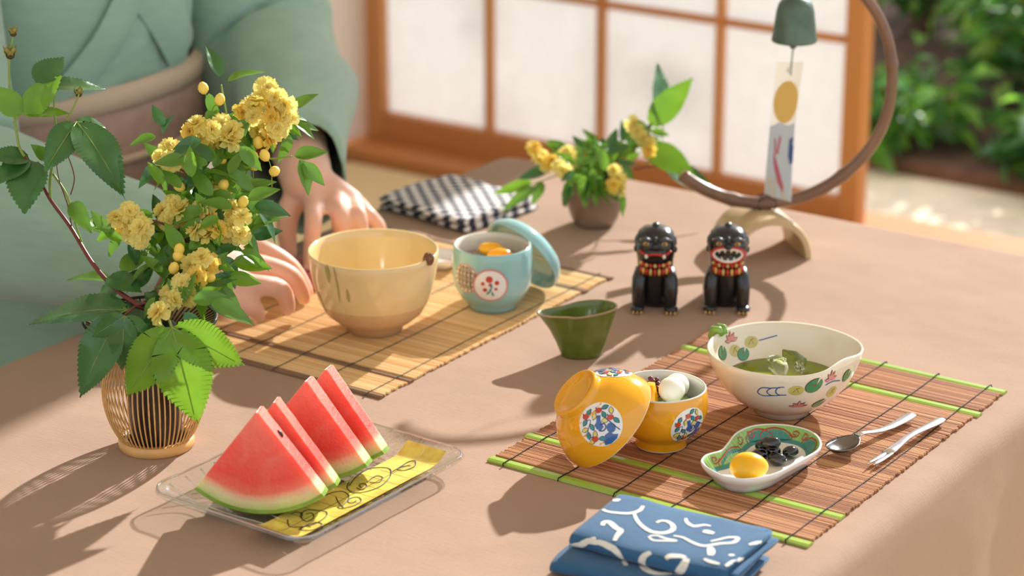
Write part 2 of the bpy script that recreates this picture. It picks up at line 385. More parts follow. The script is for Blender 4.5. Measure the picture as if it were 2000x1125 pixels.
def flowers_medallion(r):                     # the round blossom picture on the yellow pieces
    S = [('fill', disc(0, 0, r, n=28), WH, 0)]; u = r/40
    def lf(x, y, a, c, L=13, w=7):
        S.append(('fill', leaf2(x*u, y*u, (L+2.5)*u, (w+2.2)*u, a), NA, 1)); S.append(('fill', leaf2(x*u, y*u, L*u, w*u, a), c, 2))
    for x, y, a, c in ((-24,18,1.1,TE),(-28,-2,1.2,TE),(-13,-8,-.9,TE),(-18,-24,-1.3,TE),(-26,-15,.5,YE),(4,32,.6,TE),(5,18,-.9,TE),(16,28,1.9,YE),(-12,12,1.4,YE),(28,12,-.6,TE),(9,8,.5,YE),(-6,-20,1.6,YE),(8,-25,.3,TE),(-10,-33,.7,YE)): lf(x, y, a, c)
    for x, y in ((-6,24),(-28,9),(17,15),(-5,-28)):
        S.append(('fill', disc(x*u, y*u, 6.3*u, 5*u, .5, 10), RE, 3)); S.append(('fill', leaf2(x*u-5*u, y*u+3*u, 5*u, 2*u, 2), NA, 4))
    rk = [(14,-36),(24,-31),(33,-20),(34,-12),(26,-14),(20,-10),(12,-18),(10,-28)]
    S.append(('fill', [(a*u, b*u) for a, b in rk], BL, 2)); S.append(('fill', disc(21*u, -3*u, 8*u, 9*u, .3, 12), BL, 2))
    S.append(('fill', [(a*u, b*u) for a, b in ((-8,14),(-1,16),(1,6),(8,-4),(4,-11),(-4,-10),(-9,-4),(-6,2))], BL, 2))
    S.append(('line', [(q[0]*u, q[1]*u) for q in spl([(1,-2),(8,2),(12,-4),(8,-11),(0,-12)], 5)], 2*u, NA, 3))
    S.append(('line', [(q[0]*u, q[1]*u) for q in spl([(-30,-2),(-18,4),(-20,-20),(-6,-30)], 5)], 1.2*u, NA, 1))
    S.append(('line', [(q[0]*u, q[1]*u) for q in spl([(10,12),(26,2),(36,-4)], 5)], 1.6*u, NA, 3))
    return S
def paint_px(bvh, name, root, u, v, shapes, eps=.00022, loc=None, up=(0,0,1)):
    p, n = hit(bvh, loc or root.location, u, v)
    if p is None: return None
    return paint(bvh, name, root, p, -n, up, shapes, PAL, eps)

# ---- cream tea bowl
loc = W(732, 641, MZ); root = thing('tea_bowl', 'large empty cream ceramic tea bowl with brown bead on its rim', 'bowl', loc)
M_cream = mat('cream_glaze', srgb(236,208,152), .14, coat=.5, var=.05, vscale=30, bump=.05, bscale=60); M_tan = mat('tan_clay', srgb(220,182,134), .35, var=.06, vscale=40, bump=.1, bscale=120)
mb = MB(); mb.lathe([(0,.004,1),(.022,.004,1),(.0232,0,1),(.0268,0,1),(.0272,.006,1),(.036,.0105,1),(.0455,.0185,1),(.0525,.031,0),(.0568,.045,0),(.0597,.060,0),(.0612,.072,0),(.0616,.0785,0),(.0606,.080,0),(.0592,.0786,0),(.0585,.071,0),(.0565,.058,0),(.0535,.045,0),(.049,.031,0),(.041,.019,0),(.028,.011,0),(0,.0085,0)], 96)
mb.build('bowl_body', [M_cream, M_tan], root); B = bvh_of(mb)
for px, wd in (([(636,512),(640,530),(643,552)], .0035), ([(652,522),(660,560),(664,590)], .0014), ([(678,565),(682,590)], .0022), ([(622,570),(632,600),(645,622)], .004)): 
    mb2 = MB(); stroke(mb2, B, loc, px, lambda t, w=wd: w*(.5+sin(PI*t)), 0)
    if mb2.v: mb2.build('green_drip', mat('ash_green', srgb(182,168,104), .2, coat=.4), root)
c = W(823, 513, .078)-V(loc); a = math.atan2(c.y, c.x); c = V((.0605*cos(a), .0605*sin(a), .0795))
mo = MB(); mo.ball(c, (.0052, .0052, .0058), 16, 10)
for k in range(3): mo.tube([c+V((.0054*cos(t)*cos(k), .0054*cos(t)*sin(k), .006*sin(t))) for t in (2*PI*i/20 for i in range(20))], .0005, 5, closed=True)
mo.build('rim_bead', mat('bead_brown', srgb(122,76,44), .25, coat=.5), root)

# ---- small white dish behind the tea bowl
loc = W(858, 519, MZ); root = thing('small_dish', 'small white dish with red and green motif half hidden behind tea bowl', 'dish', loc, R(20))
sq = lambda a, r, z: r*(1/max(abs(cos(a)), abs(sin(a)))**.55)
mb = MB(); mb.lathe([(0,.001),(.011,.001),(.012,0),(.013,0),(.0135,.002),(.0205,.0065),(.0215,.0115),(.0205,.012),(.0195,.0095),(.012,.0045),(0,.004)], 48, rf=sq)
mb.build('dish_body', glaze('porcelain', (240,236,230)), root); B = bvh_of(mb)
paint(B, 'motif', root, (.009,0,.02), (0,0,-1), (0,1,0), [('fill', disc(0,0,.006), PK, 0), ('fill', disc(.002,0,.003), RE, 1), ('fill', leaf2(.006,.007,.008,.004,.6), LI, 1), ('fill', leaf2(.006,-.007,.008,.004,-.6), LI, 1)], PAL)

# ---- pale blue lidded cup
M_celadon = mat('celadon', srgb(152,200,200), .12, coat=.6, var=.04, vscale=25, bump=.03, bscale=50); M_cupin = glaze('cup_inside', (232,228,214))
loc = W(962, 597, MZ); root = thing('lidded_cup', 'pale blue ceramic cup with two round medallions and fruit inside', 'cup', loc)
mb = MB(); mb.lathe([(0,.003),(.0205,.003),(.0215,0),(.0235,0),(.0237,.0035),(.027,.0075),(.0335,.0145),(.0378,.024),(.0394,.034),(.0392,.045),(.0383,.056),(.0378,.0625),(.0368,.0638,1),(.0352,.0632,1),(.0348,.058,1),(.0352,.045,1),(.0345,.03,1),(.029,.016,1),(0,.011,1)], 80)
mb.build('cup_body', [M_celadon, M_cupin], root); B = bvh_of(mb)
r = .0146; S = [('fill', disc(0,0,r,n=28), PK, 0), ('fill', disc(0,0,r*.93,n=28), CM, 1)]
for i in range(-2, 3):
    for j in range(-2, 3):
        if math.hypot(i, j) < 2.4: S.append(('fill', disc(i*.0046+(j % 2)*.001, j*.0046, (.0011), n=8), GY, 2))
for i in range(-2, 3):
    h_ = math.sqrt(max(0, (r*.9)**2-(i*.0046+.0023)**2)) if abs(i*.0046+.0023) < r*.9 else 0
    if h_: S.append(('line', [(i*.0046+.0023, -h_+2*h_*k/8) for k in range(9)], .0009, BN, 3)); S.append(('line', [(-h_+2*h_*k/8, i*.0046+.0023) for k in range(9)], .0009, BN, 3))
paint_px(B, 'lattice_medallion', root, 909, 544, S)
r = .0165; S = [('fill', disc(0,0,r,n=28), PK, 4), ('fill', disc(0,0,r*.9,n=28), WH, 5)]
for x, y, q in ((-1,6.5,3.8),(-7,2,2.2),(6,3,2.6),(-5,-4,2.4),(5,-3,1.8),(0,1,2)): S.append(('fill', disc(x*.001, y*.001, q*.0009, n=10), RE, 6))
for x, y, a in ((0,-4,1.3),(2,-8,1.8),(-2,-7,.8),(1,0,1.7)): S.append(('fill', leaf2(x*.001, y*.001, .0055, .002, a), TE, 7))
paint_px(B, 'blossom_medallion', root, 958, 558, S)
# its lid, leaning on the cup
root = thing('cup_lid', 'pale blue domed lid leaning against the matching medallion cup', 'lid', (0,0,0))
def lid_place(prof, seg, px, axis, zmin, zc0):
    best = None; ax = V(axis).normalized(); X = ax.orthogonal().normalized(); Y = ax.cross(X)
    for k in range(160):
        zc = zc0-.08+k*.001; c = D(*px, zc); m = 9
        for q in prof[:-1]:
            m = min(m, c.z+ax.z*q[1]-q[0]*math.sqrt(max(0, 1-ax.z**2)))
        e = abs(m-zmin)
        if best is None or e < best[0]: best = (e, c)
    c = best[1]; return Matrix(((X.x,Y.x,ax.x,c.x),(X.y,Y.y,ax.y,c.y),(X.z,Y.z,ax.z,c.z),(0,0,0,1)))
prof = [(.0392,0),(.0395,.003),(.0385,.008),(.034,.0135),(.026,.0175),(.014,.0195),(.0125,.0197),(.012,.0225),(.0105,.023),(.0095,.0208),(0,.0205),(0,.0175),(.014,.0165),(.025,.0145),(.0325,.0105),(.0355,.006),(.0362,.0012),(.0392,0)]
prof = [(r*1.10, z*1.12) for r, z in prof]
axis = RT*.62+V((0,0,1))*.52+V((FW.x,FW.y,0)).normalized()*.58
Mx = lid_place(prof, 64, (1017.3, 501), axis, TZ+MZ+.0001, depth(W(1062, 558, MZ))+.004)
root.location = Mx.translation.x, Mx.translation.y, TZ+MZ; Ml = Matrix.Translation(-V(root.location)) @ Mx
mb = MB(); mb.lathe(prof, 72, M=Ml); mb.build('lid_body', M_celadon, root)
inn = MB(); inn.lathe([(.0182,.0172),(.0193,.0166)], 40, M=Ml); inn.build('painted_ring', P_cream, root, fix=False)

# ---- green pitcher
loc = W(1135, 694, 0); root = thing('pouring_pitcher', 'small moss green glazed pitcher with brown rim and pouring spout', 'pitcher', loc, YAW)
M_moss = mat('moss_glaze', srgb(96,110,40), .22, coat=.4, var=.12, vscale=80, bump=.08, bscale=150); M_rim = mat('brown_rim_highlight', srgb(164,138,104), .3, coat=.3, var=.15, vscale=60)  # rim: brown, lightened to put its whitish highlights into the colour
H = .0455
def prf(a, r, z):
    t = max(0, min(1, z/H)); ax = cos(a)*1.0; ay = sin(a)
    e = 1/math.sqrt((cos(a)/1.28)**2+(sin(a)/.86)**2); da = (a-PI)
    e *= 1+.26*t*t*math.exp(-(da/.36)**2)
    e *= 1-.20*t*math.exp(-((da-.80)/.40)**2)-.10*t*math.exp(-((da+.80)/.40)**2)
    return r*e
def pzf(a, r, z): return z+(.0035*cos(a)*min(1, z/H)**2 if z > .003 else 0)
mb = MB(); mb.lathe([(0,.0015),(.012,.0015),(.0128,0),(.0140,0),(.0148,.002),(.018,.014),(.0215,.028),(.0245,.039),(.0258,.0445,1),(.0262,.0455,1),(.0254,.0462,1),(.0246,.0455,0),(.0236,.040),(.020,.028),(.016,.014),(.011,.006),(0,.005)], 72, rf=prf, zf=pzf)
mb.build('pitcher_body', [M_moss, M_rim], root)

# ---- lily bowl
loc = W(1527, 800, MZ); root = thing('lily_bowl', 'cream bowl painted with water lilies and holding green tea', 'bowl', loc)
M_lily = mat('lily_glaze', srgb(233,221,199), .13, coat=.5, var=.03, vscale=30, bump=.03, bscale=60)
DA = YAW-R(40)
def lrf(a, r, z):
    da = (a-DA+PI) % (2*PI)-PI; t = max(0, min(1, (z-.012)/.045))
    return r*(1-.115*t*math.exp(-(da/.42)**2)+.045*t*math.exp(-((da-.85)/.42)**2))
def lzf(a, r, z):
    da = (a-DA+PI) % (2*PI)-PI; t = max(0, (z-.03)/.027); return z+.0035*t*math.exp(-(da/.4)**2)
LP = [(0,.003),(.0215,.003),(.0225,0),(.0245,0),(.0255,.004),(.0345,.009),(.0465,.0175),(.0565,.029),(.0625,.041),(.0655,.050),(.0668,.0565),(.0660,.0578),(.0644,.0568),(.0630,.050),(.0598,.041),(.0538,.0295),(.044,.0185),(.030,.0105),(0,.008)]
mb = MB(); mb.lathe(LP, 108, rf=lrf, zf=lzf); mb.build('bowl_body', M_lily, root); B = bvh_of(mb)
k = 1/2227
def lilypad(s=1): return [('fill', [(x*s*k, y*s*k) for x, y in disc(0,0,19,16,.4,18)], BN, 1), ('fill', [(x*s*k, y*s*k) for x, y in disc(0,0,17.8,14.8,.4,18)], DG, 2)] + [('line', [(0,0),(x*s*k*.5, y*s*k*.5),(x*s*k, y*s*k)], .7*s*k, RE, 3) for x, y in ((9,5),(4,10),(-8,4))]+[('fill', [(a*s*k, b*s*k) for a, b in ((4,3),(13,14),(8,17))], CM, 3)]
def lily(s=1):
    S = []
    for a, L in ((2.9,19),(2.2,20),(1.57,22),(.95,20),(.2,19)):
        S += [('fill', leaf2(cos(a)*L*.5*s*k, sin(a)*L*.5*s*k, L*s*k, 8*s*k, a), BN, 1), ('fill', leaf2(cos(a)*L*.5*s*k, sin(a)*L*.5*s*k, (L-2)*s*k, 6.4*s*k, a), PK, 2)]
    return S
def yspot(): return [('fill', disc(0,0,15*k,12*k), OL, 0), ('line', [(-6*k,-4*k),(0,5*k),(5*k,-4*k)], 1*k, BN, 1), ('line', [(0,5*k),(7*k,6*k)], 1*k, BN, 1)]
for u, v, s in ((1590,753,1.0),(1653,733,.75),(1599,787,.8),(1410,690,.85),(1451,692,.8)): paint_px(B, 'lily_pad', root, u, v, lilypad(s))
for u, v, s in ((1558,794,1.0),(1622,742,1.0),(1428,667,1.0)): paint_px(B, 'lily_flower', root, u, v, lily(s))
for u, v in ((1555,763),(1624,765),(1435,685),(1467,668)): paint_px(B, 'yellow_spot', root, u, v, yspot())
for px in ([(1506,758),(1488,757),(1480,765),(1490,772),(1512,772)], [(1524,757),(1506,758),(1498,765),(1508,772),(1530,771)], [(1532,756),(1520,757),(1515,765),(1522,771),(1536,771)], [(1612,752),(1625,745),(1640,743)], [(1482,665),(1500,660),(1518,655)]): 
    mw = MB(); stroke(mw, B, loc, px, .0010, 0)
    if mw.v: mw.build('blue_ripple', P_blue, root)
# leaf-shaped handle on the far rim
c = W(1396, 655, .056)-V(loc); a = math.atan2(c.y, c.x); hd = MB(); er_ = V((cos(a), sin(a), 0)); et = V((-sin(a), cos(a), 0)); rr = lrf(a, .0662, .057)
for s_ in (-1, 1): hd.tube([er_*(rr+x)+et*(s_*y)+V((0,0,z)) for x, y, z in ((-.004,.002,.0555),(-.001,.0035,.0605),(.003,.0045,.0600),(.0055,.004,.054),(.005,.003,.047),(.0015,.002,.043))], [.0022,.0034,.0042,.0042,.0036,.002], 10)
hd.build('leaf_handle', mat('handle_green', srgb(124,162,62), .15, coat=.6, var=.25, vscale=90), root)

# ---- yellow covered bowl and its lid
M_yellow = mat('yellow_glaze', srgb(240,168,24), .12, coat=.6, var=.05, vscale=30, bump=.03, bscale=40); M_yin = glaze('yellow_bowl_inside', (226,226,216))
loc = W(1291, 866, MZ); root = thing('covered_bowl', 'small footed yellow porcelain bowl filled with sweets', 'bowl', loc)
mb = MB(); mb.lathe([(0,.004),(.0185,.004),(.0200,0,1),(.0217,0,1),(.0219,.001,0),(.0212,.0065),(.0222,.0085),(.0285,.0125),(.0345,.0195),(.0378,.028),(.0387,.036),(.0380,.045),(.0368,.0515,1),(.0362,.0526,1),(.0352,.052,1),(.0352,.044,1),(.0355,.035,1),(.034,.026,1),(.026,.0145,1),(0,.011,1)], 80, rf=lambda a, r, z: r*(1+.012*cos(3*(a-.4))*max(0, z-.02)/.03))
mb.build('bowl_body', [M_yellow, M_yin], root); B = bvh_of(mb)
paint_px(B, 'flower_medallion', root, 1347, 833, flowers_medallion(.0165))
ybowl_loc = V(loc)
root = thing('bowl_lid', 'yellow porcelain lid propped upside against the yellow bowl', 'lid', (0,0,0)); root['label'] = 'domed yellow porcelain lid tilted against the small yellow bowl'
prof = [(.0415,0),(.0412,.004),(.039,.012),(.0335,.022),(.0265,.029),(.0215,.0318),(.0207,.0335),(.0209,.0372),(.020,.0386),(.0185,.0384),(.0172,.0362),(.010,.0356),(0,.0354),(0,.0315),(.0205,.028),(.0315,.0205),(.037,.0115),(.0388,.004),(.039,.0),(.0415,0)]
prof = [(r*1.10, z*1.12) for r, z in prof]
axis = -.68*RT+.60*UP-.42*FW
Mx = lid_place(prof, 64, (1189, 824), axis, TZ+MZ+.0001, depth(W(1140, 898, MZ)))
root.location = Mx.translation.x, Mx.translation.y, TZ+MZ; Ml = Matrix.Translation(-V(root.location)) @ Mx
mb = MB(); mb.lathe(prof, 80, M=Ml, rf=lambda a, r, z: r*(1+.012*cos(3*a)*max(0, .02-z)/.02)); mb.build('lid_body', M_yellow, root); B = bvh_of(mb)
paint_px(B, 'flower_medallion', root, 1171, 828, flowers_medallion(.0178))
paint_px(B, 'flower_medallion', root, 1196, 722, flowers_medallion(.0165)); paint_px(B, 'flower_medallion', root, 1081, 795, flowers_medallion(.0150))
rimr = MB(); rimr.tube([Ml @ V((1.1*.0408*(1+.012*cos(3*t))*cos(t), 1.1*.0408*(1+.012*cos(3*t))*sin(t), -.0001)) for t in (2*PI*i/80 for i in range(80))], .00075, 6, closed=True); rimr.build('white_rim', P_white, root)

# ---- gourd shaped dish
zr = .0165
opx = [(60,640),(140,560),(340,500),(440,400),(560,250),(760,150),(1000,112),(1300,120),(1600,180),(1780,280),(1840,400),(1790,500),(1620,605),(1420,715),(1200,830),(950,900),(700,925),(400,885),(200,790),(90,710)]
OP = spl([tuple(W(1360+x/7.5, 820+y/7.5, zr))[:2] for x, y in opx], 6, closed=True); nO = len(OP)
cx, cy = sum(p[0] for p in OP)/nO, sum(p[1] for p in OP)/nO; loc = V((cx, cy, TZ+MZ))
OP = [(x-cx, y-cy) for x, y in OP]
OFFC = {}
def off(d, sm=3):
    if d in OFFC: return OFFC[d]
    out = []
    for i in range(nO):
        a, b = OP[(i-sm) % nO], OP[(i+sm) % nO]; tx, ty = b[0]-a[0], b[1]-a[1]; l = math.hypot(tx, ty); out.append((OP[i][0]-(-ty/l)*d*DS, OP[i][1]-(tx/l)*d*DS))
    OFFC[d] = out; return out
ar = sum(OP[i][0]*OP[(i+1) % nO][1]-OP[(i+1) % nO][0]*OP[i][1] for i in range(nO)); DS = -1 if ar > 0 else 1
root = thing('gourd_dish', 'small gourd shaped porcelain dish with green and teal scroll border', 'dish', loc)
mb = MB(); zl = lambda d, z: [(x, y, z) for x, y in off(d)]
mb.loft([zl(.0125, 0), zl(.0105, .0), zl(.0098, .0028), zl(.004, .0085), zl(.0008, .0125), zl(0, .0158), zl(.0006, .0168), zl(.0018, .0164), zl(.0045, .0125), zl(.009, .0075), zl(.0125, .0052), zl(.016, .0046)])
mb.build('dish_body', glaze('dish_white', (240,238,234), sss=0), root); B = bvh_of(mb)
def wl(t, d):
    o = off(d); i = int(t*nO) % nO; return o[i]
T0 = {}
S = []
def band(t0, t1, d0, d1, mi, lay, n=40, f=None):
    o0, o1 = {}, {}
    for k in range(n):
        a, b = t0+(t1-t0)*k/n, t0+(t1-t0)*(k+1)/n
        e = lambda t: (f(t) if f else d1)
        q = [wl(a, d0), wl(b, d0), wl(b, e(b)), wl(a, e(a))]; S.append(('fill', q, mi, lay))
band(.0, .62, .0020, .0100, LI, 0, 60)
band(.02, .60, .0092, .0128, TE, 1, 60)
for tc in (.13, .27, .33, .47):
    S.append(('fill', [wl(tc+.045*cos(q), .0094-.0052*sin(q)) for q in (PI*j/8 for j in range(9))], TE, 2))
    S.append(('line', [wl(tc+.052*cos(q), .0098-.0064*sin(q)) for q in (PI*j/14 for j in range(15))], .0009, RU, 3))
for tc, sg in ((.07, 1), (.2, -1), (.245, 1), (.385, -1), (.42, 1), (.54, 1)):
    S.append(('line', [wl(tc+sg*.012*(1-j/16)*cos(.7*j)*1.3, .0052+.0026*(1-j/16)*sin(.7*j)) for j in range(12)], .0008, RU, 3))
paint(B, 'scroll_border', root, (0,0,.03), (0,0,-1), (0,1,0), S, PAL, .00018)
# ================================================================ FOOD
rng = random.Random(5)
def blob(c, r, seed, amp=.12, fr=60, seg=20, rings=12, M=None):
    mb = MB(); mb.ball(c, r, seg, rings, M); c = V(c)
    for i, v in enumerate(mb.v):
        d = V(v)-c; mb.v[i] = tuple(c+d*(1+amp*noise.noise(V(v)*fr+V((seed*7.1, 0, 0))))); 
    return mb
def single(mb, name, m, label, cat, loc=(0,0,0), group=None, **k):
    o = mb.build(name, m, None, **k); o.location = loc; return tag(o, label, cat, group)
M_azuki = mat('red_bean', srgb(104,34,30), .25, coat=.5, var=.3, vscale=150)
M_mango = mat('mango', srgb(252,184,22), .25, coat=.3, sss=.006, sssr=(1,.5,.1), var=.06, vscale=40)
M_peach = mat('yellow_peach', srgb(246,170,30), .2, coat=.4, sss=.006, sssr=(1,.5,.1), var=.1, vscale=40)
M_mochi = mat('rice_dumpling', srgb(244,240,226), .35, sss=.006, sssr=(1,.9,.7), bump=.03, bscale=30)
M_jelly = mat('green_jelly', srgb(150,170,90), .15, coat=.5, sss=.004)
FWH = V((FW.x, FW.y, 0)).normalized(); RTH = V((RT.x, RT.y, 0)).normalized()
def onF(u, v, base, f):                        # point of a line of sight lying f beyond a thing's upright axis
    d = ray(u, v); return CAMPOS + d*((f+(V(base)-CAMPOS).dot(FWH))/d.dot(FWH))
# in the yellow bowl
yb = ybowl_loc; K = 2302
fl_ = MB(); fl_.lathe([(0,.0118),(.0165,.0140),(.0295,.0238),(.0330,.0330),(.026,.0375),(.014,.0398),(0,.0405)], 40)
for i, v in enumerate(fl_.v):
    if v[2] > .03: fl_.v[i] = (v[0], v[1], v[2]+.0012*noise.noise(V(v)*120))
single(fl_, 'green_jelly', M_jelly, 'bed of green jelly under the dumplings in the yellow bowl', 'jelly', yb)
c1 = W(1313, 762, .0455)-yb; c2 = W(1323, 750, .0450)-yb
def at(u, v, z): p = W(u, v, z)-yb; return V((p.x, p.y, p.z))
def dumpling(u, v, f, r, label): single(blob((0,0,0), (r, r, r*.97), u, .012, 50, 28, 16), 'rice_dumpling', M_mochi, label, 'dumpling', onF(u, v, yb, f), 'rice dumplings in the yellow bowl')
dumpling(1312, 761, -.0045, .0112, 'smooth white rice dumpling against the mango wedge'); dumpling(1322, 753, .0165, .0106, 'white rice dumpling tucked behind the other dumpling')
def wedge(name, u, v, z, L, wd, h, rz, m, label, cat, base):
    mb = MB(); rows = []
    for i in range(7):
        t = i/6; s_ = (1-.55*t); rows.append([V((x*wd*s_, y*L*.5*s_+.1*L*t, h*t-h*.5)) for x, y in ((-.5,-1),(-.2,-1.1),(.2,-1.1),(.5,-1),(.55,0),(.5,1),(.2,1.1),(-.2,1.1),(-.5,1),(-.55,0))])
    mb.loft(rows); Mr = Matrix.Rotation(rz, 3, 'Z'); mb.v = [tuple(Mr @ V(q)) for q in mb.v]
    return single(mb, name, m, label, cat, onF(u, v, base, z), smooth=True, auto=35)
wedge('mango_piece', 1270, 772, -.0070, .014, .013, .020, R(20), M_mango, 'yellow mango wedge beside the white dumplings', 'fruit', yb)
hc = onF(1275, 752, yb, .0130); hc.z -= .003; heap = []; LIM = .0044
while len(heap) < 26:                          # spoonful of sweet red beans, piled without sharing space
    for _ in range(400):
        a, q, h = rng.uniform(0, 2*PI), math.sqrt(rng.random())*.0088, rng.uniform(-.004, .010)
        if h > .0095*(1-(q/.0092)**2): continue
        p = hc+V((q*cos(a), q*sin(a), h))
        if all((p-o_).length > LIM for o_ in heap): heap.append(p); break
    else: LIM *= .97
for p in heap:
    b = MB(); b.ball((0,0,0), (.0025, .0021, .0020), 10, 7, Matrix.Rotation(rng.uniform(0, 3), 3, 'Z') @ Matrix.Rotation(rng.uniform(-.6, .6), 3, 'X'))
    single(b, 'red_bean', M_azuki, 'glossy red bean in the heap behind the mango wedge', 'bean', p, 'sweet red beans in the yellow bowl')
# in the pale blue cup
cb = W(962, 597, MZ)
sy = MB(); sy.lathe([(0,.0125),(.026,.0165),(.0325,.028),(.0336,.0475),(.030,.0487),(0,.0490)], 40)
single(sy, 'fruit_syrup', mat('syrup', srgb(150,120,86), .12, coat=.5, var=.3, vscale=60), 'sweet bean syrup filling the pale blue cup', 'syrup', cb)
single(blob((0,0,0), (.0130,.0085,.0068), 1, .06, 60, M=Matrix.Rotation(R(20), 3, 'Z')), 'peach_slice', M_mango, 'bright yellow fruit piece floating in the blue cup', 'fruit', cb+V((-.007,.008,.0550)))
single(blob((0,0,0), (.0125,.008,.0064), 2, .06, 60, M=Matrix.Rotation(R(40), 3, 'Z')), 'peach_slice', M_peach, 'orange fruit piece floating in the blue cup', 'fruit', cb+V((.009,-.001,.0545)))
for i in range(7):
    b = MB(); b.ball((0,0,0), (.0030,.0024,.0023), 10, 7, Matrix.Rotation(.3*sin(i*2), 3, 'Z'))
    single(b, 'red_bean', M_azuki, 'red bean at the edge of the blue cup', 'bean', cb+V((-.0185+.0062*(i % 3), -.0175+.0056*(i//3)-(.001 if i % 3 == 1 else 0), .0506)), 'red beans in the blue cup')
# green tea and ice in the lily bowl
lb = W(1527, 800, MZ); zt = .0285
mt_ = MB(); mt_.lathe([(0,.0087),(.029,.0113),(.043,.0192),(.0522,zt-.0012),(.0522,zt),(.047,zt-.0003),(0,zt-.0003)], 96, rf=lambda a, r, z: lrf(a, r, z)*.992)
single(mt_, 'green_tea', mat('matcha', srgb(122,136,22), .12, spec=.35, var=.18, vscale=30), 'thick green tea filling the lily bowl', 'tea', lb)
M_ice = mat('ice', (1,1,1,1), .04, trans=1, ior=1.31, bump=.5, bscale=90)
def ice(c, s_, seed, label):
    r2 = random.Random(seed); bm = bmesh.new()
    for _ in range(16): bm.verts.new(V((r2.uniform(-1,1)*s_[0], r2.uniform(-1,1)*s_[1], r2.uniform(-.8,1)*s_[2])))
    bmesh.ops.convex_hull(bm, input=bm.verts); loose = [v for v in bm.verts if not v.link_faces]; bmesh.ops.delete(bm, geom=loose, context='VERTS')
    mb = MB(); bm.verts.index_update(); mb.add([v.co for v in bm.verts], [[v.index for v in f.verts] for f in bm.faces]); bm.free()
    single(mb, 'ice_cube', M_ice, label, 'ice', c, 'ice in the green tea', smooth=False, bevel=.0007)
ice(onF(1519, 720, lb, .003), (.0140,.0110,.0140), 3, 'tall clear chunk of ice standing in the green tea'); ice(onF(1551, 711, lb, .0285), (.0130,.0100,.0140), 8, 'pointed clear lump of ice beside the tall ice chunk'); ice(onF(1584, 735, lb, .0050), (.0110,.0075,.0030), 12, 'flat sliver of ice floating in the green tea')
# on the gourd dish
def W2(u, v, z): return W(u, v, z)
ch = blob((0,0,0), (.0152,.0140,.0138), 4, .07, 80, 32, 18)
for i, v in enumerate(ch.v):
    x, y, z = v; t = max(0, x/.0155); ch.v[i] = (x*(1+.06*t*t), y*(1-.22*t*t), z*(1-.14*t*t) if z > 0 else z*.75)
o = single(ch, 'sweet_chestnut', mat('chestnut_yellow', srgb(250,192,20), .32, coat=.2, sss=.006, sssr=(1,.6,.1)), 'glossy yellow candied chestnut on the gourd shaped dish', 'chestnut', W(1461, 914, MZ+.0156)); o.rotation_euler = (0, 0, YAW)
M_bean = mat('black_bean', srgb(18,16,20), .12, coat=.8, var=.4, vscale=300)
for u, v, z, a, L, lab in ((1484,888,.0100,.3,.0075,'black bean lying left in the heap on the gourd dish'),(1518,897,.0100,.1,.0080,'shiny black bean at the front of the heap on the dish'),(1544,883,.0100,.9,.0074,'black bean lying behind the front bean on the dish'),(1490,871,.0098,.7,.0070,'small black bean half hidden in the heap on the dish'),(1510,881,.0100,.0,.0066,'black bean buried in the middle of the bean heap'),(1505,865,.0206,.15,.0090,'wrinkled black bean lying on top of the bean heap')):
    b = blob((0,0,0), (L,.0056,.0052), u, .05 if v != 865 else .16, 90 if v != 865 else 220, 20, 12); o = single(b, 'black_bean', M_bean, lab, 'bean', W(u, v, MZ+z)); o.rotation_euler = (0, .05, YAW+a*.6); o['group'] = 'black beans on the gourd dish'

# ================================================================ CUTLERY
M_steel = mat('steel', (.72,.71,.70,1), .22, metal=1, bump=.04, bscale=120)
def ribbonobj(path, name, root, thick, dish=None, m=M_steel):
    """path: (point, half width, dish depth)"""
    mb = MB(); top = []; bot = []; n = len(path)
    for i, (p, hw, dp) in enumerate(path):
        a = path[max(i-1,0)][0]; b = path[min(i+1,n-1)][0]; t = (b-a).normalized(); s_ = V((-t.y, t.x, 0)).normalized(); nn = s_.cross(t)*-1
        if nn.z < 0: nn = -nn
        row = []; row2 = []
        for k in (-1,-.8,-.5,-.2,0,.2,.5,.8,1):
            q = p+s_*(hw*k)-nn*(dp*(1-k*k)); row.append(q+nn*thick*.5*(1-.6*k*k if not dp else 1)); row2.append(q-nn*thick*.5*(1-.6*k*k if not dp else 1))
        top.append(row); bot.append(row2)
    loops = [t_+b_[::-1] for t_, b_ in zip(top, bot)]
    return mb.loft(loops).build(name, m, root, smooth=True)
loc = W(1700, 862, MZ); root = thing('spoon', 'small steel dessert spoon lying on the brown placemat', 'spoon', loc)
S0, S1 = W(1622, 879, .0115)-loc, W(1782, 807, .009)-loc; ax = (S1-S0); ax.z = 0; Ls = ax.length; ax.normalize()
def sp(t, z, side=0): return S0.xy.to_3d()+ax*(Ls*t)+V((-ax.y, ax.x, 0))*side+V((0,0,z))
bowl = [(sp(t, z), hw, dp) for t, z, hw, dp in ((0,.0090,.0008,.0002),(.012,.0088,.005,.0016),(.04,.0085,.0088,.0038),(.09,.0083,.0116,.0056),(.15,.0083,.0123,.0062),(.21,.0085,.0112,.0052),(.26,.009,.0080,.0028),(.295,.0095,.0045,.0009),(.33,.0098,.0030,0))]
ribbonobj(bowl, 'spoon_bowl', root, .0011, m=mat('steel_dark_reflection', (.22,.21,.20,1), .2, metal=1))  # same steel, colour darkened to stand in for a darker reflection
ribbonobj([(sp(t, z, .0012*sin(t*6)), hw, 0) for t, z, hw in ((.32,.0097,.0030),(.40,.0088,.0026),(.5,.0062,.0029),(.6,.0042,.0034),(.72,.0036,.0041),(.84,.0040,.0048),(.94,.0046,.0052),(.985,.0048,.0048),(1,.0048,.0034))], 'spoon_handle', root, .0026)
loc = W(1765, 868, MZ); root = thing('dessert_fork', 'two pronged steel dessert fork beside the spoon', 'fork', loc)
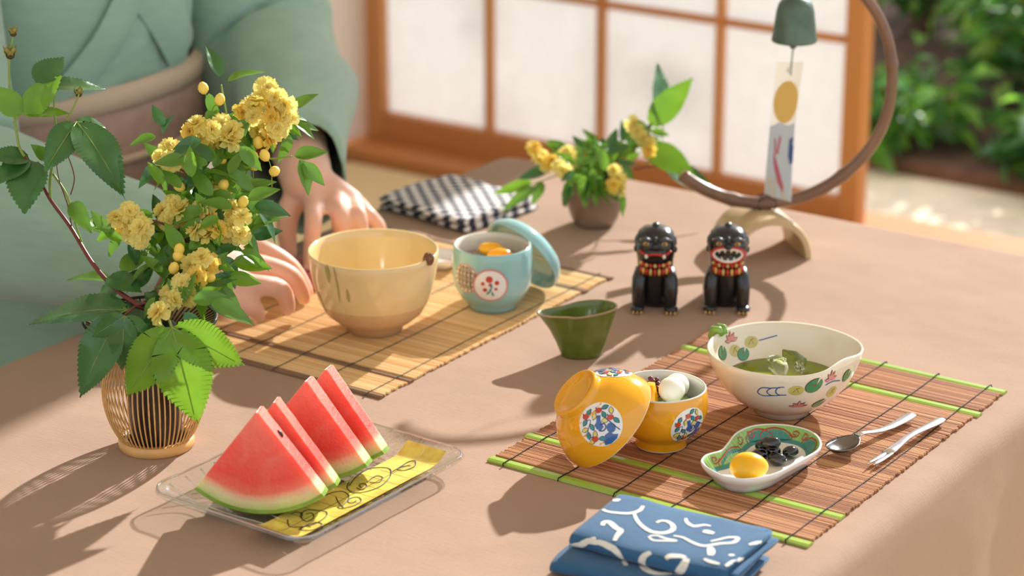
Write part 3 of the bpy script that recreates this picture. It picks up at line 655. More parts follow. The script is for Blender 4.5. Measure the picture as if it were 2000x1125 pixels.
S0, S1 = W(1697, 914, .004)-loc, W(1837, 822, .005)-loc; ax = (S1-S0); ax.z = 0; Ls = ax.length; ax.normalize()
for s0, s1, hw0, tip in ((-.0034, -.0022, .0004, .012), (.0016, .0022, .0006, 0)):
    ribbonobj([(sp(t, z, s0+(s1-s0)*t/.27), hw, 0) for t, z, hw in ((tip,.0040,hw0),(.05,.0036,.0014),(.12,.0032,.0020),(.2,.0030,.0021),(.27,.0030,.0022))], 'tine', root, .0016)
ribbonobj([(sp(t, z, -.0002+.0012*sin(t*5)), hw, 0) for t, z, hw in ((.255,.0030,.0046),(.32,.0030,.0047),(.42,.0042,.0037),(.52,.0058,.0031),(.62,.0062,.0031),(.74,.0055,.0036),(.86,.0045,.0042),(.95,.0040,.0046),(.985,.0040,.0042),(1,.0040,.0032))], 'fork_handle', root, .0024)

# ================================================================ FOLDED CLOTHS
def noise_cloth(name, c, **k): return mat(name, srgb(*c), .85, var=.10, vscale=60, stretch=(1,12,1), bump=.3, bscale=260, sheen=.2, **k)
M_indigo = noise_cloth('indigo_cotton', (40,92,132)); M_white = noise_cloth('white_print', (228,226,216))
A, Bq, Dq = W(1192, 980, .027), W(1478, 1046, .027), W(1128, 1016, .027)
ex = (Bq-A); ex.z = 0; Lx = ex.length; ex.normalize(); ey = V((-ex.y, ex.x, 0)); Wy = abs((Dq-A).dot(ey))
loc = (A+Bq)/2-ey*Wy*.5; loc.z = TZ; root = thing('folded_cloth', 'indigo cotton cloth with white scrolling vine print, folded beside the brown placemat', 'cloth', loc)
def pad(mb, x0, x1, y0, y1, z0, z1, seed, n=30, mi=0):
    loops = []
    for i in range(n+1):
        t = i/n; x = x0+(x1-x0)*t; e = min(1, min(t, 1-t)*n/3.0+.25); h = (z1-z0)*(.62+.38*math.sqrt(1-(1-e)**2)); mid = (z0+z1)/2 if z0 > .002 else z0+h/2
        lp = []
        for k in range(24):
            a = 2*PI*k/24; ca, sa = cos(a), sin(a); yy = (abs(ca)**.28)*(1 if ca > 0 else -1); zz = (abs(sa)**.85)*(1 if sa > 0 else -1)
            y = (y0+y1)/2+yy*(y1-y0)/2*(1-.02*(1-e)); w_ = .0007*noise.noise(V((x*40, y*60, seed)))
            lp.append(ex*(x+.0015*sin(y*70+seed))+ey*(y+.0016*sin(x*45+seed*2))+V((0,0,mid+zz*h/2+w_*2)))
        loops.append(lp)
    mb.loft(loops)
wy = .088
pads = [(-Lx/2-.006, Lx/2-.004, -wy*.62-.012, wy*.5-.014, .0004, .0135, 1.0), (-Lx/2, Lx/2+.004, -wy*.52, wy*.5, .0128, .0275, 2.0)]
allp = MB()
for q in pads: m1 = MB(); pad(m1, *q); allp.add(m1.v, m1.f); m1.build('fold_layer', M_indigo, root)
for i, (zz, x1, y0, y1) in enumerate(((.0045,.009,-.040,.030),(.0100,.006,-.046,.024),(.0165,.0095,-.036,.038),(.0222,.006,-.028,.032))):
    m1 = MB(); pad(m1, Lx/2-.02, Lx/2+x1, y0, y1, zz, zz+.0045, i+3., n=8); allp.add(m1.v, m1.f); m1.build('fold_edge', M_indigo, root)
B = bvh_of(allp)
wv = lambda w: (lambda t: w*(.75+.5*sin(PI*t)))
zx = lambda pts: [(1080+x/4.545, 950+y/4.545) for x, y in pts]
for pts, w_ in (([(415,180),(470,220),(580,238),(690,240),(770,215),(800,175)], .0035), ([(720,240),(745,300),(800,360),(880,405),(990,415),(1060,390),(1065,350),(1020,315),(960,308),(920,325)], .0035),
    ([(1180,285),(1190,320),(1250,355),(1340,345),(1400,355)], .003), ([(1330,400),(1370,405),(1430,420)], .005), ([(440,350),(455,320),(500,320),(560,370),(600,395),(570,440),(545,485)], .0042),
    ([(850,445),(890,480),(990,485),(1090,485),(1000,465),(930,440),(860,440)], .0024), ([(1070,440),(1150,455),(1220,490),(1290,520),(1360,530),(1480,510),(1600,500),(1640,460),(1560,455),(1470,475),(1400,490)], .003),
    ([(1395,540),(1405,580),(1400,615)], .005), ([(160,520),(240,520),(300,490),(380,460)], .004), ([(300,490),(420,500),(530,550),(600,620),(650,705)], .0042), ([(870,590),(810,620),(790,680),(830,740),(930,775),(1060,775)], .005), ([(1180,640),(1130,620),(1040,620),(1000,645)], .0042), ([(1190,640),(1150,720),(1090,790)], .0055),
    ([(1340,645),(1400,670),(1480,690)], .003), ([(1530,710),(1600,670),(1690,640)], .003), ([(530,125),(570,125),(590,130)], .005), ([(1560,615),(1610,610)], .003), ([(1740,520),(1850,490)], .003)):
    m1 = MB(); stroke(m1, B, loc, zx(pts), wv(w_), 0, .00035)
    if m1.v: m1.build('vine_print', M_white, root)
# checked cloth
def checker_mat():
    m = mat('checked_cotton', srgb(40,44,74), .85, bump=.3, bscale=220, sheen=.2); nt = m.node_tree; N = nt.nodes; L = nt.links
    tc = N.new('ShaderNodeTexCoord'); ck = N.new('ShaderNodeTexChecker'); ck.inputs['Scale'].default_value = 95; ck.inputs['Color1'].default_value = srgb(232,226,222); ck.inputs['Color2'].default_value = srgb(38,40,66)
    mp = N.new('ShaderNodeMapping'); mp.inputs['Location'].default_value = (.0031, .0017, .0046); mp.inputs['Scale'].default_value = (1.1, 1.1, 0); L.new(tc.outputs['Object'], mp.inputs[0]); L.new(mp.outputs[0], ck.inputs[0]); L.new(ck.outputs[0], N['Principled BSDF'].inputs['Base Color']); return m
loc = V((-.338, .480, TZ)); ex, ey = V((cos(R(-8)), sin(R(-8)), 0)), V((-sin(R(-8)), cos(R(-8)), 0))
root = thing('folded_cloth', 'navy and white checked cotton cloth folded behind the blue cup', 'cloth', loc); M_ck = checker_mat()
m1 = MB(); pad(m1, -.064, .066, -.058, .062, .0004, .0082, 1.); m1.build('fold_layer', M_ck, root)
m1 = MB(); pad(m1, -.066, .062, -.060, .060, .0078, .0165, 5.); m1.build('fold_layer', M_ck, root)

# ================================================================ GLASS PLATE AND WATERMELON
zt = .0175
c0, c1, c2 = W(290, 960, zt), W(602, 1064, zt), W(915, 880, zt)
ex = c1-c0; ex.z = 0; ey = c2-c1; ey.z = 0; PW, PL = ex.length, ey.length; ex.normalize(); ey = V((-ex.y, ex.x, 0))
loc = (c0+c2)/2; loc.z = TZ; print('PLATE', PW, PL)
root = thing('glass_plate', 'rectangular clear glass plate with gold leaf band holding watermelon', 'plate', loc, math.atan2(ex.y, ex.x))
def thin_glass(name, tint, bump, bscale, base=.09):
    m = bpy.data.materials.new(name); m.use_nodes = True; nt = m.node_tree; N = nt.nodes; L = nt.links; N.remove(N['Principled BSDF']); out = N['Material Output']
    tc = N.new('ShaderNodeTexCoord'); n = N.new('ShaderNodeTexNoise'); n.inputs['Scale'].default_value = bscale; n.inputs['Detail'].default_value = 2; L.new(tc.outputs['Object'], n.inputs[0])
    bp = N.new('ShaderNodeBump'); bp.inputs['Strength'].default_value = bump; bp.inputs['Distance'].default_value = .003; L.new(n.outputs[0], bp.inputs['Height'])
    t = N.new('ShaderNodeBsdfTransparent'); t.inputs[0].default_value = tint; g = N.new('ShaderNodeBsdfGlossy'); g.inputs['Roughness'].default_value = .04; L.new(bp.outputs[0], g.inputs['Normal'])
    r = N.new('ShaderNodeBsdfRefraction'); r.inputs['IOR'].default_value = 1.12; r.inputs['Roughness'].default_value = .02; L.new(bp.outputs[0], r.inputs['Normal'])
    lw = N.new('ShaderNodeLayerWeight'); lw.inputs[0].default_value = .5
    pw = N.new('ShaderNodeMath'); pw.operation = 'POWER'; pw.inputs[1].default_value = 3.5; L.new(lw.outputs['Facing'], pw.inputs[0])
    f = N.new('ShaderNodeMath'); f.operation = 'MULTIPLY_ADD'; f.inputs[1].default_value = .55; f.inputs[2].default_value = base; L.new(pw.outputs[0], f.inputs[0])
    ge = N.new('ShaderNodeNewGeometry'); iv = N.new('ShaderNodeMath'); iv.operation = 'SUBTRACT'; iv.inputs[0].default_value = 1; L.new(ge.outputs['Backfacing'], iv.inputs[1]); f2 = N.new('ShaderNodeMath'); f2.operation = 'MULTIPLY'; L.new(f.outputs[0], f2.inputs[0]); L.new(iv.outputs[0], f2.inputs[1]); f = f2
    m0 = N.new('ShaderNodeMixShader'); m0.inputs[0].default_value = .0; L.new(t.outputs[0], m0.inputs[1]); L.new(r.outputs[0], m0.inputs[2])
    mx = N.new('ShaderNodeMixShader'); L.new(f.outputs[0], mx.inputs[0]); L.new(m0.outputs[0], mx.inputs[1]); L.new(g.outputs[0], mx.inputs[2]); L.new(mx.outputs[0], out.inputs[0]); MATS[name] = m; return m
M_glass = thin_glass('clear_glass', (.955,.97,.965,1), .55, 60, .17)
def prect(ins, z, wob=0, r=.02):
    out = []; rr_ = max(.008, r-ins*.5); hx, hy = PW/2-ins-rr_, PL/2-ins-rr_; arc = []
    for cx_, cy_, a0 in ((hx, hy, 0), (-hx, hy, 90), (-hx, -hy, 180), (hx, -hy, 270)):
        for k in range(7): a = R(a0+15*k); arc.append((cx_+rr_*cos(a), cy_+rr_*sin(a), cos(a), sin(a)))
    loop = []
    for i in range(28):                         # every loop has the same number of points
        p, q = arc[i], arc[(i+1) % 28]; loop.append(p)
        if i % 7 == 6:
            for k in range(1, 24): loop.append(tuple(p[j]+(q[j]-p[j])*k/24 for j in range(4)))
    for x, y, nx, ny in loop:
        w_ = wob*noise.noise(V((x*45, y*45, 3))); out.append((x+nx*w_, y+ny*w_, z+w_*.6))
    return out
mb = MB(); mb.loft([prect(.031,.0015), prect(.0275,.0015), prect(.026,.0004), prect(.022,.0008), prect(.012,.0065,.0012), prect(.003,.0125,.0016), prect(0,.0155,.0016), prect(.0008,.0175,.001), prect(.003,.0178,.0008), prect(.008,.0148,.0012), prect(.016,.0092,.0008), prect(.024,.0066), prect(.027,.0061), prect(.033,.0060)])
mb.build('glass_body', M_glass, root, auto=32); B = bvh_of(mb)
rim_ = MB(); rim_.tube(prect(.0015, .0176, .0010), .0011, 8, closed=True); rim_.build('rim', thin_glass('glass_rim', (.96,.97,.97,1), .15, 60, .50), root)
M_rib = thin_glass('glass_rib', (.97,.97,.97,1), .2, 90, .50)
for i in range(11):
    y = -PL/2+.024+i*(PL-.048)/10; pts = []
    for k in range(15):
        x = -PW/2+.006+k*(PW*.60)/14; h = B.ray_cast(V((x, y+.002*sin(x*90+i), .05)), V((0,0,-1)), .2)
        if h[0]: pts.append(h[0]+V((0,0,.0003)))
    if len(pts) > 2: m1 = MB(); m1.tube(pts, .0007, 6); m1.build('rib', M_rib, root)
M_gold = mat('gold_leaf', srgb(250,214,104), .3, metal=.1, var=.28, vscale=70, bump=.4, bscale=60)
gx0, gx1 = PW*.5-.063, PW*.5-.022; gm = []
ny = 13
for i in range(ny):                             # squares of gold leaf laid in two rows
    for j, (a, b) in enumerate(((gx0, (gx0+gx1)/2-.0003), ((gx0+gx1)/2+.0003, gx1))):
        y0 = -PL/2+.0065+i*(PL-.014)/ny; y1 = y0+(PL-.014)/ny-.0005; rows = []
        for u_ in range(5):
            row = []
            for w_ in range(5):
                h = B.ray_cast(V((a+(b-a)*w_/4, y0+(y1-y0)*u_/4, .05)), V((0,0,-1)), .2); row.append((h[0]+V((0,0,.0005))) if h[0] else None)
            rows.append(row)
        if any(q is None for r_ in rows for q in r_): continue
        m1 = MB(); m1.grid(rows); m1.build('gold_leaf', M_gold, root)
P_ink = mat('ink_scroll', srgb(44,44,40), .5)
z7 = lambda pts: [(270+x/2.744, 680+y/2.744) for x, y in pts]
Rz = Matrix.Rotation(-root.rotation_euler.z, 3, 'Z')
def pstroke(pts, w_):
    m1 = MB(); run = []
    for u, v in spl(z7(pts), 6):
        p = Rz @ (W(u, v, .0066)-loc); h = B.ray_cast(V((p.x, p.y, .05)), V((0,0,-1)), .2)
        if h[0]: run.append(h[0]+V((0,0,.0009)))
    if len(run) > 2: m1.tube(run, w_, 5, flat=.4).build('ink_scroll', P_ink, root)
for pts in ([(800,920),(810,955),(860,960),(940,945),(1000,910),(1010,880),(960,870),(900,870),(870,900),(900,930),(940,910),(930,885),(900,890)], [(860,975),(900,950),(960,935),(985,950),(960,975),(900,980),(870,970),(900,955),(925,960)],
    [(985,800),(1040,775),(1100,770),(1130,800),(1100,840),(1070,850),(1090,860),(1160,845),(1195,820),(1180,800),(1140,805),(1125,825),(1150,830),(1170,818)], [(1060,800),(1075,830),(1100,855)],
    [(1130,720),(1120,750),(1150,775),(1220,770),(1300,740),(1350,690),(1350,650),(1300,640),(1230,650),(1170,690),(1130,740)], [(1170,750),(1200,760),(1225,740),(1210,725),(1185,735),(1195,748)], [(1240,720),(1290,720),(1310,695),(1280,685),(1250,700),(1230,720)],
    [(1350,670),(1400,640),(1450,610),(1485,610),(1480,635),(1430,655),(1390,650),(1420,635),(1460,630)], [(820,890),(850,880),(880,890),(870,910)]): pstroke(pts, .00045)

def melon_mat():
    m = bpy.data.materials.new('watermelon'); m.use_nodes = True; nt = m.node_tree; N = nt.nodes; L = nt.links; b = N['Principled BSDF']
    tc = N.new('ShaderNodeTexCoord'); sp_ = N.new('ShaderNodeSeparateXYZ'); L.new(tc.outputs['Object'], sp_.inputs[0])
    # distance from the heart of the melon: slices are built with their apex at z = R
    cb_ = N.new('ShaderNodeCombineXYZ'); L.new(sp_.outputs[0], cb_.inputs[0]); sb = N.new('ShaderNodeMath'); sb.operation = 'SUBTRACT'; sb.inputs[1].default_value = MR; L.new(sp_.outputs[2], sb.inputs[0]); L.new(sb.outputs[0], cb_.inputs[2])
    ln = N.new('ShaderNodeVectorMath'); ln.operation = 'LENGTH'; L.new(cb_.outputs[0], ln.inputs[0])
    n1 = N.new('ShaderNodeTexNoise'); n1.inputs['Scale'].default_value = 45; n1.inputs['Detail'].default_value = 6; L.new(tc.outputs['Object'], n1.inputs[0])
    ad = N.new('ShaderNodeMath'); ad.operation = 'MULTIPLY_ADD'; ad.inputs[1].default_value = .006; L.new(n1.outputs[0], ad.inputs[0]); L.new(ln.outputs[1], ad.inputs[2])
    dv = N.new('ShaderNodeMath'); dv.operation = 'DIVIDE'; dv.inputs[1].default_value = MR+.003; L.new(ad.outputs[0], dv.inputs[0])
    r = N.new('ShaderNodeValToRGB'); e = r.color_ramp.elements; e[0].position = 0; e[0].color = srgb(242,124,104); e[1].position = 1; e[1].color = srgb(96,138,38)
    for p, c in ((.45, (240,100,84)), (.70, (238,84,70)), (.80, (240,120,98)), (.845, (240,188,152)), (.89, (226,220,168)), (.955, (202,214,130)), (.985, (130,166,56))): q = e.new(p); q.color = srgb(*c)
    L.new(dv.outputs[0], r.inputs[0])
    n2 = N.new('ShaderNodeTexNoise'); n2.inputs['Scale'].default_value = 28; n2.inputs['Detail'].default_value = 8; n2.inputs['Distortion'].default_value = 1.2; L.new(tc.outputs['Object'], n2.inputs[0])
    rr = N.new('ShaderNodeValToRGB'); rr.color_ramp.elements[0].position = .42; rr.color_ramp.elements[0].color = (0,0,0,1); rr.color_ramp.elements[1].position = .75; rr.color_ramp.elements[1].color = (.45,.45,.45,1); L.new(n2.outputs[0], rr.inputs[0])
    mx = N.new('ShaderNodeMix'); mx.data_type = 'RGBA'; L.new(rr.outputs[0], mx.inputs[0]); L.new(r.outputs[0], mx.inputs[6]); mx.inputs[7].default_value = srgb(240,160,136); L.new(mx.outputs[2], b.inputs['Base Color'])
    b.inputs['Roughness'].default_value = .34; b.inputs['Subsurface Weight'].default_value = .9; b.inputs['Subsurface Radius'].default_value = (1,.35,.25); b.inputs['Subsurface Scale'].default_value = .009
    n3 = N.new('ShaderNodeTexNoise'); n3.inputs['Scale'].default_value = 420; n3.inputs['Detail'].default_value = 4; L.new(tc.outputs['Object'], n3.inputs[0])
    bp = N.new('ShaderNodeBump'); bp.inputs['Strength'].default_value = .45; bp.inputs['Distance'].default_value = .0012; L.new(n3.outputs[0], bp.inputs['Height']); L.new(bp.outputs[0], b.inputs['Normal']); return m
MR = .0855; M_melon = melon_mat(); M_rind = mat('rind', srgb(104,144,40), .3, var=.35, vscale=50, col2=srgb(150,178,76)); M_seed = mat('melon_seed', srgb(52,22,14), .3, coat=.4)
def slice_(px, rot, th, half, seeds, label, scale=1.0, lean=0):
    p = W(*px, .0076); root = thing('watermelon_slice', label, 'watermelon', p, rot, 'watermelon slices on the glass plate'); root.scale = (scale,)*3; root.rotation_euler = (lean, 0, rot)
    mb = MB(); rows = []; NR, NA = 16, 18
    def pt(q, a, y):                           # q: distance from apex, a: angle from straight down
        return V((q*sin(a), y, MR-q*cos(a)))
    for side in (-1, 1):
        rows = []
        for i in range(NR+1):
            q = max(.0015, (MR-.0035)*i/NR); row = []
            for j in range(NA+1):
                a = -half+2*half*j/NA; u_ = pt(q, a, 0); d = .0007*noise.noise(V((u_.x*60, side*5+px[0], u_.z*60)))+.0004*noise.noise(V((u_.x*200, side*5, u_.z*200)))
                row.append(pt(q, a, side*(th/2)+d))
            rows.append(row)
        mb.grid(rows)
    for j in (0, NA):                          # cut edges
        a = -half if j == 0 else half; rows = []
        for i in range(NR+1):
            q = max(.0015, (MR-.0035)*i/NR); rows.append([mb.v[i*(NA+1)+j]]+[pt(q, a+(.006*noise.noise(V((q*240, k, px[0])))), -th/2+th*k/6) for k in range(1, 6)]+[mb.v[(NR+1)*(NA+1)+i*(NA+1)+j]])
        mb.grid(rows)
    top = [mb.v[j] for j in range(NA+1)]; top2 = [mb.v[(NR+1)*(NA+1)+j] for j in range(NA+1)]; mb.grid([top, top2])
    mb.build('flesh', M_melon, root, weld=.00005, auto=50)
    rm = MB(); rows = []
    for j in range(NA+1):
        a = -half+2*half*j/NA; rows.append([pt(MR-.0035, a, -th/2), pt(MR-.0008, a, -th/2), pt(MR, a, -th/2+.0012), pt(MR, a, th/2-.0012), pt(MR-.0008, a, th/2), pt(MR-.0035, a, th/2)])
    rm.loft(rows); rm.build('rind', M_rind, root, auto=50)
    for q, a, y in seeds:
        s_ = MB(); s_.ball(pt(q, a, y), (.0022, .0012, .0036), 12, 8, Matrix.Rotation(-a, 3, 'Y')); s_.build('seed', M_seed, root)
    return root
slice_((511, 998), R(27), .017, R(37.5), [(.026, R(37.5), .0)], 'end watermelon slice with its whole red face uncovered on the plate', 1.0, R(-4))
slice_((543, 975), R(27), .016, R(36), [], 'watermelon slice mostly covered by the end slice with uncovered face', .985, R(-5))
slice_((603, 935), R(22), .017, R(37), [], 'watermelon slice standing directly against the one with a seed in its face', 1.0, R(-6))
slice_((641, 908), R(20), .016, R(36.5), [(.050, R(6), -.0085)], 'end watermelon slice with one large dark seed in its face', .99, R(-6))

# ================================================================ LION FIGURES
M_blk = mat('black_lacquer', srgb(24,23,26), .28, coat=.5, bump=.25, bscale=160); M_lred = mat('lion_red', srgb(196,52,40), .4); M_lyel = mat('lion_gold', srgb(220,178,96), .4); M_lwh = mat('lion_white', srgb(232,226,214), .4); M_lgr = mat('lion_grey', srgb(70,70,74), .35)
def lion(px, openm, label):
    loc = W(*px, 0); root = thing('lion_figurine', label, 'figurine', loc, YAW-R(4), 'pair of guardian lion figures')
    b = MB(); loops = []
    for z, rx, ry, cy in ((.0004,.0165,.016,.012),(.006,.0185,.019,.012),(.018,.0185,.020,.011),(.032,.0175,.0185,.007),(.044,.0172,.0165,.003),(.054,.0176,.0155,.000),(.062,.0188,.0165,-.001),(.070,.0196,.0175,-.002),(.078,.0190,.0172,-.001),(.084,.0170,.0150,.001),(.0885,.0120,.0105,.002),(.0905,.004,.004,.002)):
        loops.append([(rx*(abs(cos(a))**.8)*(1 if cos(a) > 0 else -1), cy+ry*(abs(sin(a))**.9)*(1 if sin(a) > 0 else -1), z) for a in (2*PI*k/28 for k in range(28))])
    b.loft(loops)
    for v_i, v in enumerate(b.v):
        x, y, z = v
        if y > 0: d = .0012*sin(z*520)*sin(x*420); b.v[v_i] = (x, y+d, z)
    b.build('body', M_blk, root)
    for s in (-1, 1):
        l = MB(); l.tube([(s*.0128, -.006, .046), (s*.0150, -.012, .036), (s*.0158, -.0145, .022), (s*.0160, -.0150, .010), (s*.0160, -.0155, .0035)], [.0060,.0072,.0066,.0060,.0052], 14)
        l.ball((s*.0162, -.0185, .0048), (.0070,.0085,.0046), 14, 8); l.build('front_leg', M_blk, root)
        for k in (-1, 0, 1): cl = MB(); cl.ball((s*.0162+k*.0038, -.0262, .0026), (.0011,.0014,.0018), 8, 6); cl.build('claw', M_lyel, root)
        h = MB(); h.ball((s*.0175, .010, .016), (.0058,.0120,.0150), 14, 10); h.build('haunch', M_blk, root)
        e = MB(); e.ball((s*.0172, .001, .073), (.0034,.0060,.0080), 12, 8); e.ball((s*.0190, -.002, .066), (.0022,.0034,.0040), 10, 7); e.build('ear', M_blk, root)
        br_ = MB(); br_.tube([(s*.0150, -.0150, .0790), (s*.0095, -.0180, .0822), (s*.0045, -.0190, .0805)], [.0018,.0028,.0022], 10); br_.build('brow', M_lgr, root)
        for k in range(4): d_ = MB(); d_.ball((s*(.0058+k*.0030), -.0198+.0011*k, .0822-.0005*abs(k-1.5)), .0007, 6, 5); d_.build('brow_dot', M_lyel, root)
        ey_ = MB(); ey_.ball((s*.0088, -.0178, .0772), (.0030,.0016,.0024), 12, 8); ey_.build('eye', M_lyel, root); pu = MB(); pu.ball((s*.0088, -.0193, .0772), (.0013,.0006,.0013), 10, 6); pu.build('pupil', M_blk, root)
    n_ = MB(); n_.ball((0, -.0195, .0745), (.0044,.0040,.0036), 14, 10); n_.ball((0, -.0175, .080), (.0026,.0030,.0050), 12, 8); n_.build('nose', M_blk, root)
    t_ = MB(); t_.ball((0, .003, .0905), (.004,.005,.0035), 12, 8); t_.build('crest', M_blk, root)
    if openm:
        def ell(rx, rz, y, n=32): return [(rx*cos(a), y+.0055*(cos(a)**2), .0645+rz*sin(a)*(1 if sin(a) < 0 else 1.15)) for a in (2*PI*k/n for k in range(n))]
        MB().tube(ell(.0158, .0082, -.0202), .0013, 8, closed=True).build('lip', M_lred, root); MB().tube(ell(.0138, .0066, -.0202), .0014, 8, closed=True).build('gum', M_lwh, root)
        mth = MB(); lo = ell(.0128, .0058, -.0198); mth.add([(0, -.0185, .0645)]+lo, [(0, 1+i, 1+(i+1) % 32) for i in range(32)]); mth.build('mouth', M_blk, root)
        for x, z, s in ((-.0085,.0692,-1),(-.003,.0705,-1),(.003,.0705,-1),(.0085,.0692,-1),(-.006,.0600,1),(0,.0590,1),(.006,.0600,1)): tt = MB(); tt.tube([(x, -.0198+.0055*(x/.0148)**2, z), (x, -.0200+.0055*(x/.0148)**2, z+s*.0030)], [.0013,.0002], 8); tt.build('tooth', M_lwh, root)
    else:
        mz = MB(); mz.ball((0, -.0165, .0670), (.0115,.0062,.0058), 16, 10); mz.build('muzzle', M_blk, root)
        MB().tube([(x, -.0226+.0068*(x/.014)**2, .0655+.0022*cos(x*340)*.6+.0022*(abs(x)/.014)) for x in (-.0150+.001*k for k in range(31))], .00125, 8).build('lip', M_lred, root)
        for s in (-1, 1): f_ = MB(); f_.ball((s*.0085, -.0212, .0640), (.0017,.0014,.0024), 10, 8); f_.build('fang', M_lwh, root)
    root.scale = (1.0, 1, .91)
    for k in range(9):
        t = (k-4)/4; x = .0150*sin(t*1.15); y = -.0128-.0052*cos(t*1.25); z = .0545-.0022*(1-t*t)
        bd = MB(); bd.ball((x, y, z), (.0017,.0015,.0023), 10, 8); bd.build('bead', M_lred if (k % 2) else M_lyel, root)
        ts = MB(); ts.tube([(x*.97, y+.0002, z-.0036), (x*.98, y-.0008, z-.0066), (x*.98, y-.0004, z-.0105)], [.0011,.0015,.0012], 8); ts.build('tassel', M_lyel if (k % 2) else M_lred, root)
lion((1278, 598), False, 'black lacquered guardian lion with closed mouth and two white fangs'); lion((1418, 598), True, 'black lacquered guardian lion with wide open roaring mouth')

# ================================================================ WIND CHIME
loc = W(1490, 513, 0)+FWH*.034; root = thing('chime_stand', 'bent bamboo ring stand on half bamboo foot for the wind bell', 'stand', loc)
M_bamb = mat('bamboo_brown', srgb(124,90,66), .35, var=.25, vscale=22, coat=.25); M_foot = mat('bamboo_pale', srgb(206,178,134), .4, var=.12, vscale=20, coat=.25)
axd = (FWH*.97-RTH*.24).normalized(); sd = V((axd.y, -axd.x, 0)); mb = MB(); rows = []
for y in (-.034, -.030, .030, .034):
    o_, i_ = [], []
    for k in range(25):
        a = PI*k/24; ro = .0455-(.0015 if abs(y) > .032 else 0); ri = .0385
        o_.append(sd*(ro*cos(a))+axd*y+V((0,0,ro*1.04*sin(a)+.0003))); i_.append(sd*(ri*cos(a))+axd*y+V((0,0,ri*1.02*sin(a)+.0003)))
    rows.append(o_+i_[::-1])
mb.loft(rows); mb.build('half_bamboo_foot', M_foot, root, auto=40)
RR = .1295; cz = .0475+.0062+RR; pts = []; rad = []; nodes = []
for k in range(97):
    a = R(-130)+R(255)*k/96; w_ = 1+.012*noise.noise(V((k*.07, 1, 2))); pts.append(RTH*(RR*w_*cos(a)+.0)+V((0,0,cz+RR*w_*sin(a)))); r_ = .0070-.0022*k/96
    for nd in (10, 30, 52, 73, 90):
        r_ += .0011*math.exp(-((k-nd)/.8)**2)
    rad.append(r_)
MB().tube(pts, rad, 14).build('bamboo_ring', M_bamb, root)
bt = MB()
for k in range(3): bt.tube([RTH*(.004+.0095*cos(a))+axd*(.006*(k-1))+V((0,0,.0535+.0085*sin(a))) for a in (2*PI*i/16 for i in range(16))], .0008, 5, closed=True)
bt.build('binding_cord', mat('cord_dark', srgb(70,54,40), .8), root)
# bell with paper strip
hp = pts[84]+V(loc); xb = RTH*((D(1535, 45, depth(loc))-loc).dot(RTH)); base = V((loc.x, loc.y, 0))+xb
ztop = TZ+cz+RR*.96
wb = thing('wind_bell', 'green cast iron wind bell hanging from the bamboo ring', 'wind bell', V((base.x, base.y, TZ+.2255)))
M_iron = mat('green_iron', srgb(92,112,98), .45, metal=.35, var=.2, vscale=60, bump=.5, bscale=110)
mb = MB(); mb.lathe([(.0226,0),(.0232,.0015),(.0226,.004),(.0214,.012),(.0203,.022),(.0192,.031),(.0172,.038),(.013,.0435),(.006,.0465),(.0035,.0475),(.0032,.0505),(0,.051),(0,.043),(.011,.0405),(.015,.036),(.0175,.029),(.0195,.012),(.0212,0),(.0226,0)], 48)
for i, v in enumerate(mb.v):
    r_ = math.hypot(v[0], v[1]); a = math.atan2(v[1], v[0])
    if r_ > .0165 and .008 < v[2] < .04: q = 1+.012*sin(a*24); mb.v[i] = (v[0]*q, v[1]*q, v[2])
mb.build('bell', M_iron, wb)
MB().tube([(0,0,.050), tuple((V((hp.x, hp.y, hp.z-.004))-V(wb.location))*.6+V((0,0,.01))), tuple(V((hp.x, hp.y, hp.z))-V(wb.location))], .0006, 5).build('hanging_cord', mat('cord_green', srgb(70,96,84), .7), wb)
cl = MB(); cl.tube([(0,0,.04), (-.001,0,.004)], .0006, 5); cl.ball((-.001,0,-.004), (.0042,.0042,.0048), 12, 8); cl.build('clapper', M_iron, wb)
cd = MB(); cd.tube([(-.001,0,-.009), (-.0018,0,-.020), (-.0025,0,-.036)], .0007, 5); cd.build('strip_cord', MATS['cord_green'], wb)
tz = V((0,0,-.022)); rows = []; NS = 28
T_l = .141
def strip(s, t):                                # s across -1..1, t down 0..1
    c = V((-.0035,0,-.0225))+RTH*(-.0085*t-.002*sin(t*3))+V((0,0,-T_l*t))-FWH*(.0125*t)
    tw = .12+.25*sin(t*3.2); d = RTH*cos(tw)+FWH*sin(tw)*(.9); return c+d*(s*.0142)+V((0,0,-.0050*s*t))+FWH*(.0016*s*s)
pm = MB(); pm.grid([[strip(-1+2*k/8, i/NS) for k in range(9)] for i in range(NS+1)]); po = pm.build('paper_strip', mat('strip_paper', srgb(214,206,190), .8, thin=.35), wb, fix=False)
def sdeco(shape, m, name='print', e=.0003):
    g = MB(); n = len(shape); c = (sum(p[0] for p in shape)/n, sum(p[1] for p in shape)/n)
    for side in (-1, 1):
        vs_ = []
        for K_ in (0, .5, 1):
            for q in (shape if K_ else [c]):
                s, t = c[0]+(q[0]-c[0])*K_, c[1]+(q[1]-c[1])*K_; p = strip(s, t); nn = (strip(s+.05, t)-p).cross(strip(s, t+.01)-p).normalized(); vs_.append(p+nn*e*side)
        fs = [(0, 1+i, 1+(i+1) % n) for i in range(n)]+[(1+i, 1+n+i, 1+n+(i+1) % n, 1+(i+1) % n) for i in range(n)]; g.add(vs_, fs)
    g.build(name, m, wb, fix=False)
def pr(name, c): return mat(name, srgb(*c), .8, thin=.3)
sdeco([(-1,.48),(-.3,.44),(.4,.46),(1,.44),(1,.75),(1,1),(0,1),(-1,1),(-1,.7)], pr('strip_blue', (208,214,216)), 'blue_ground', .0002)
sdeco(disc(.05, .29, .94, .155, 0, 26), pr('strip_sun', (234,198,112)), 'yellow_sun')
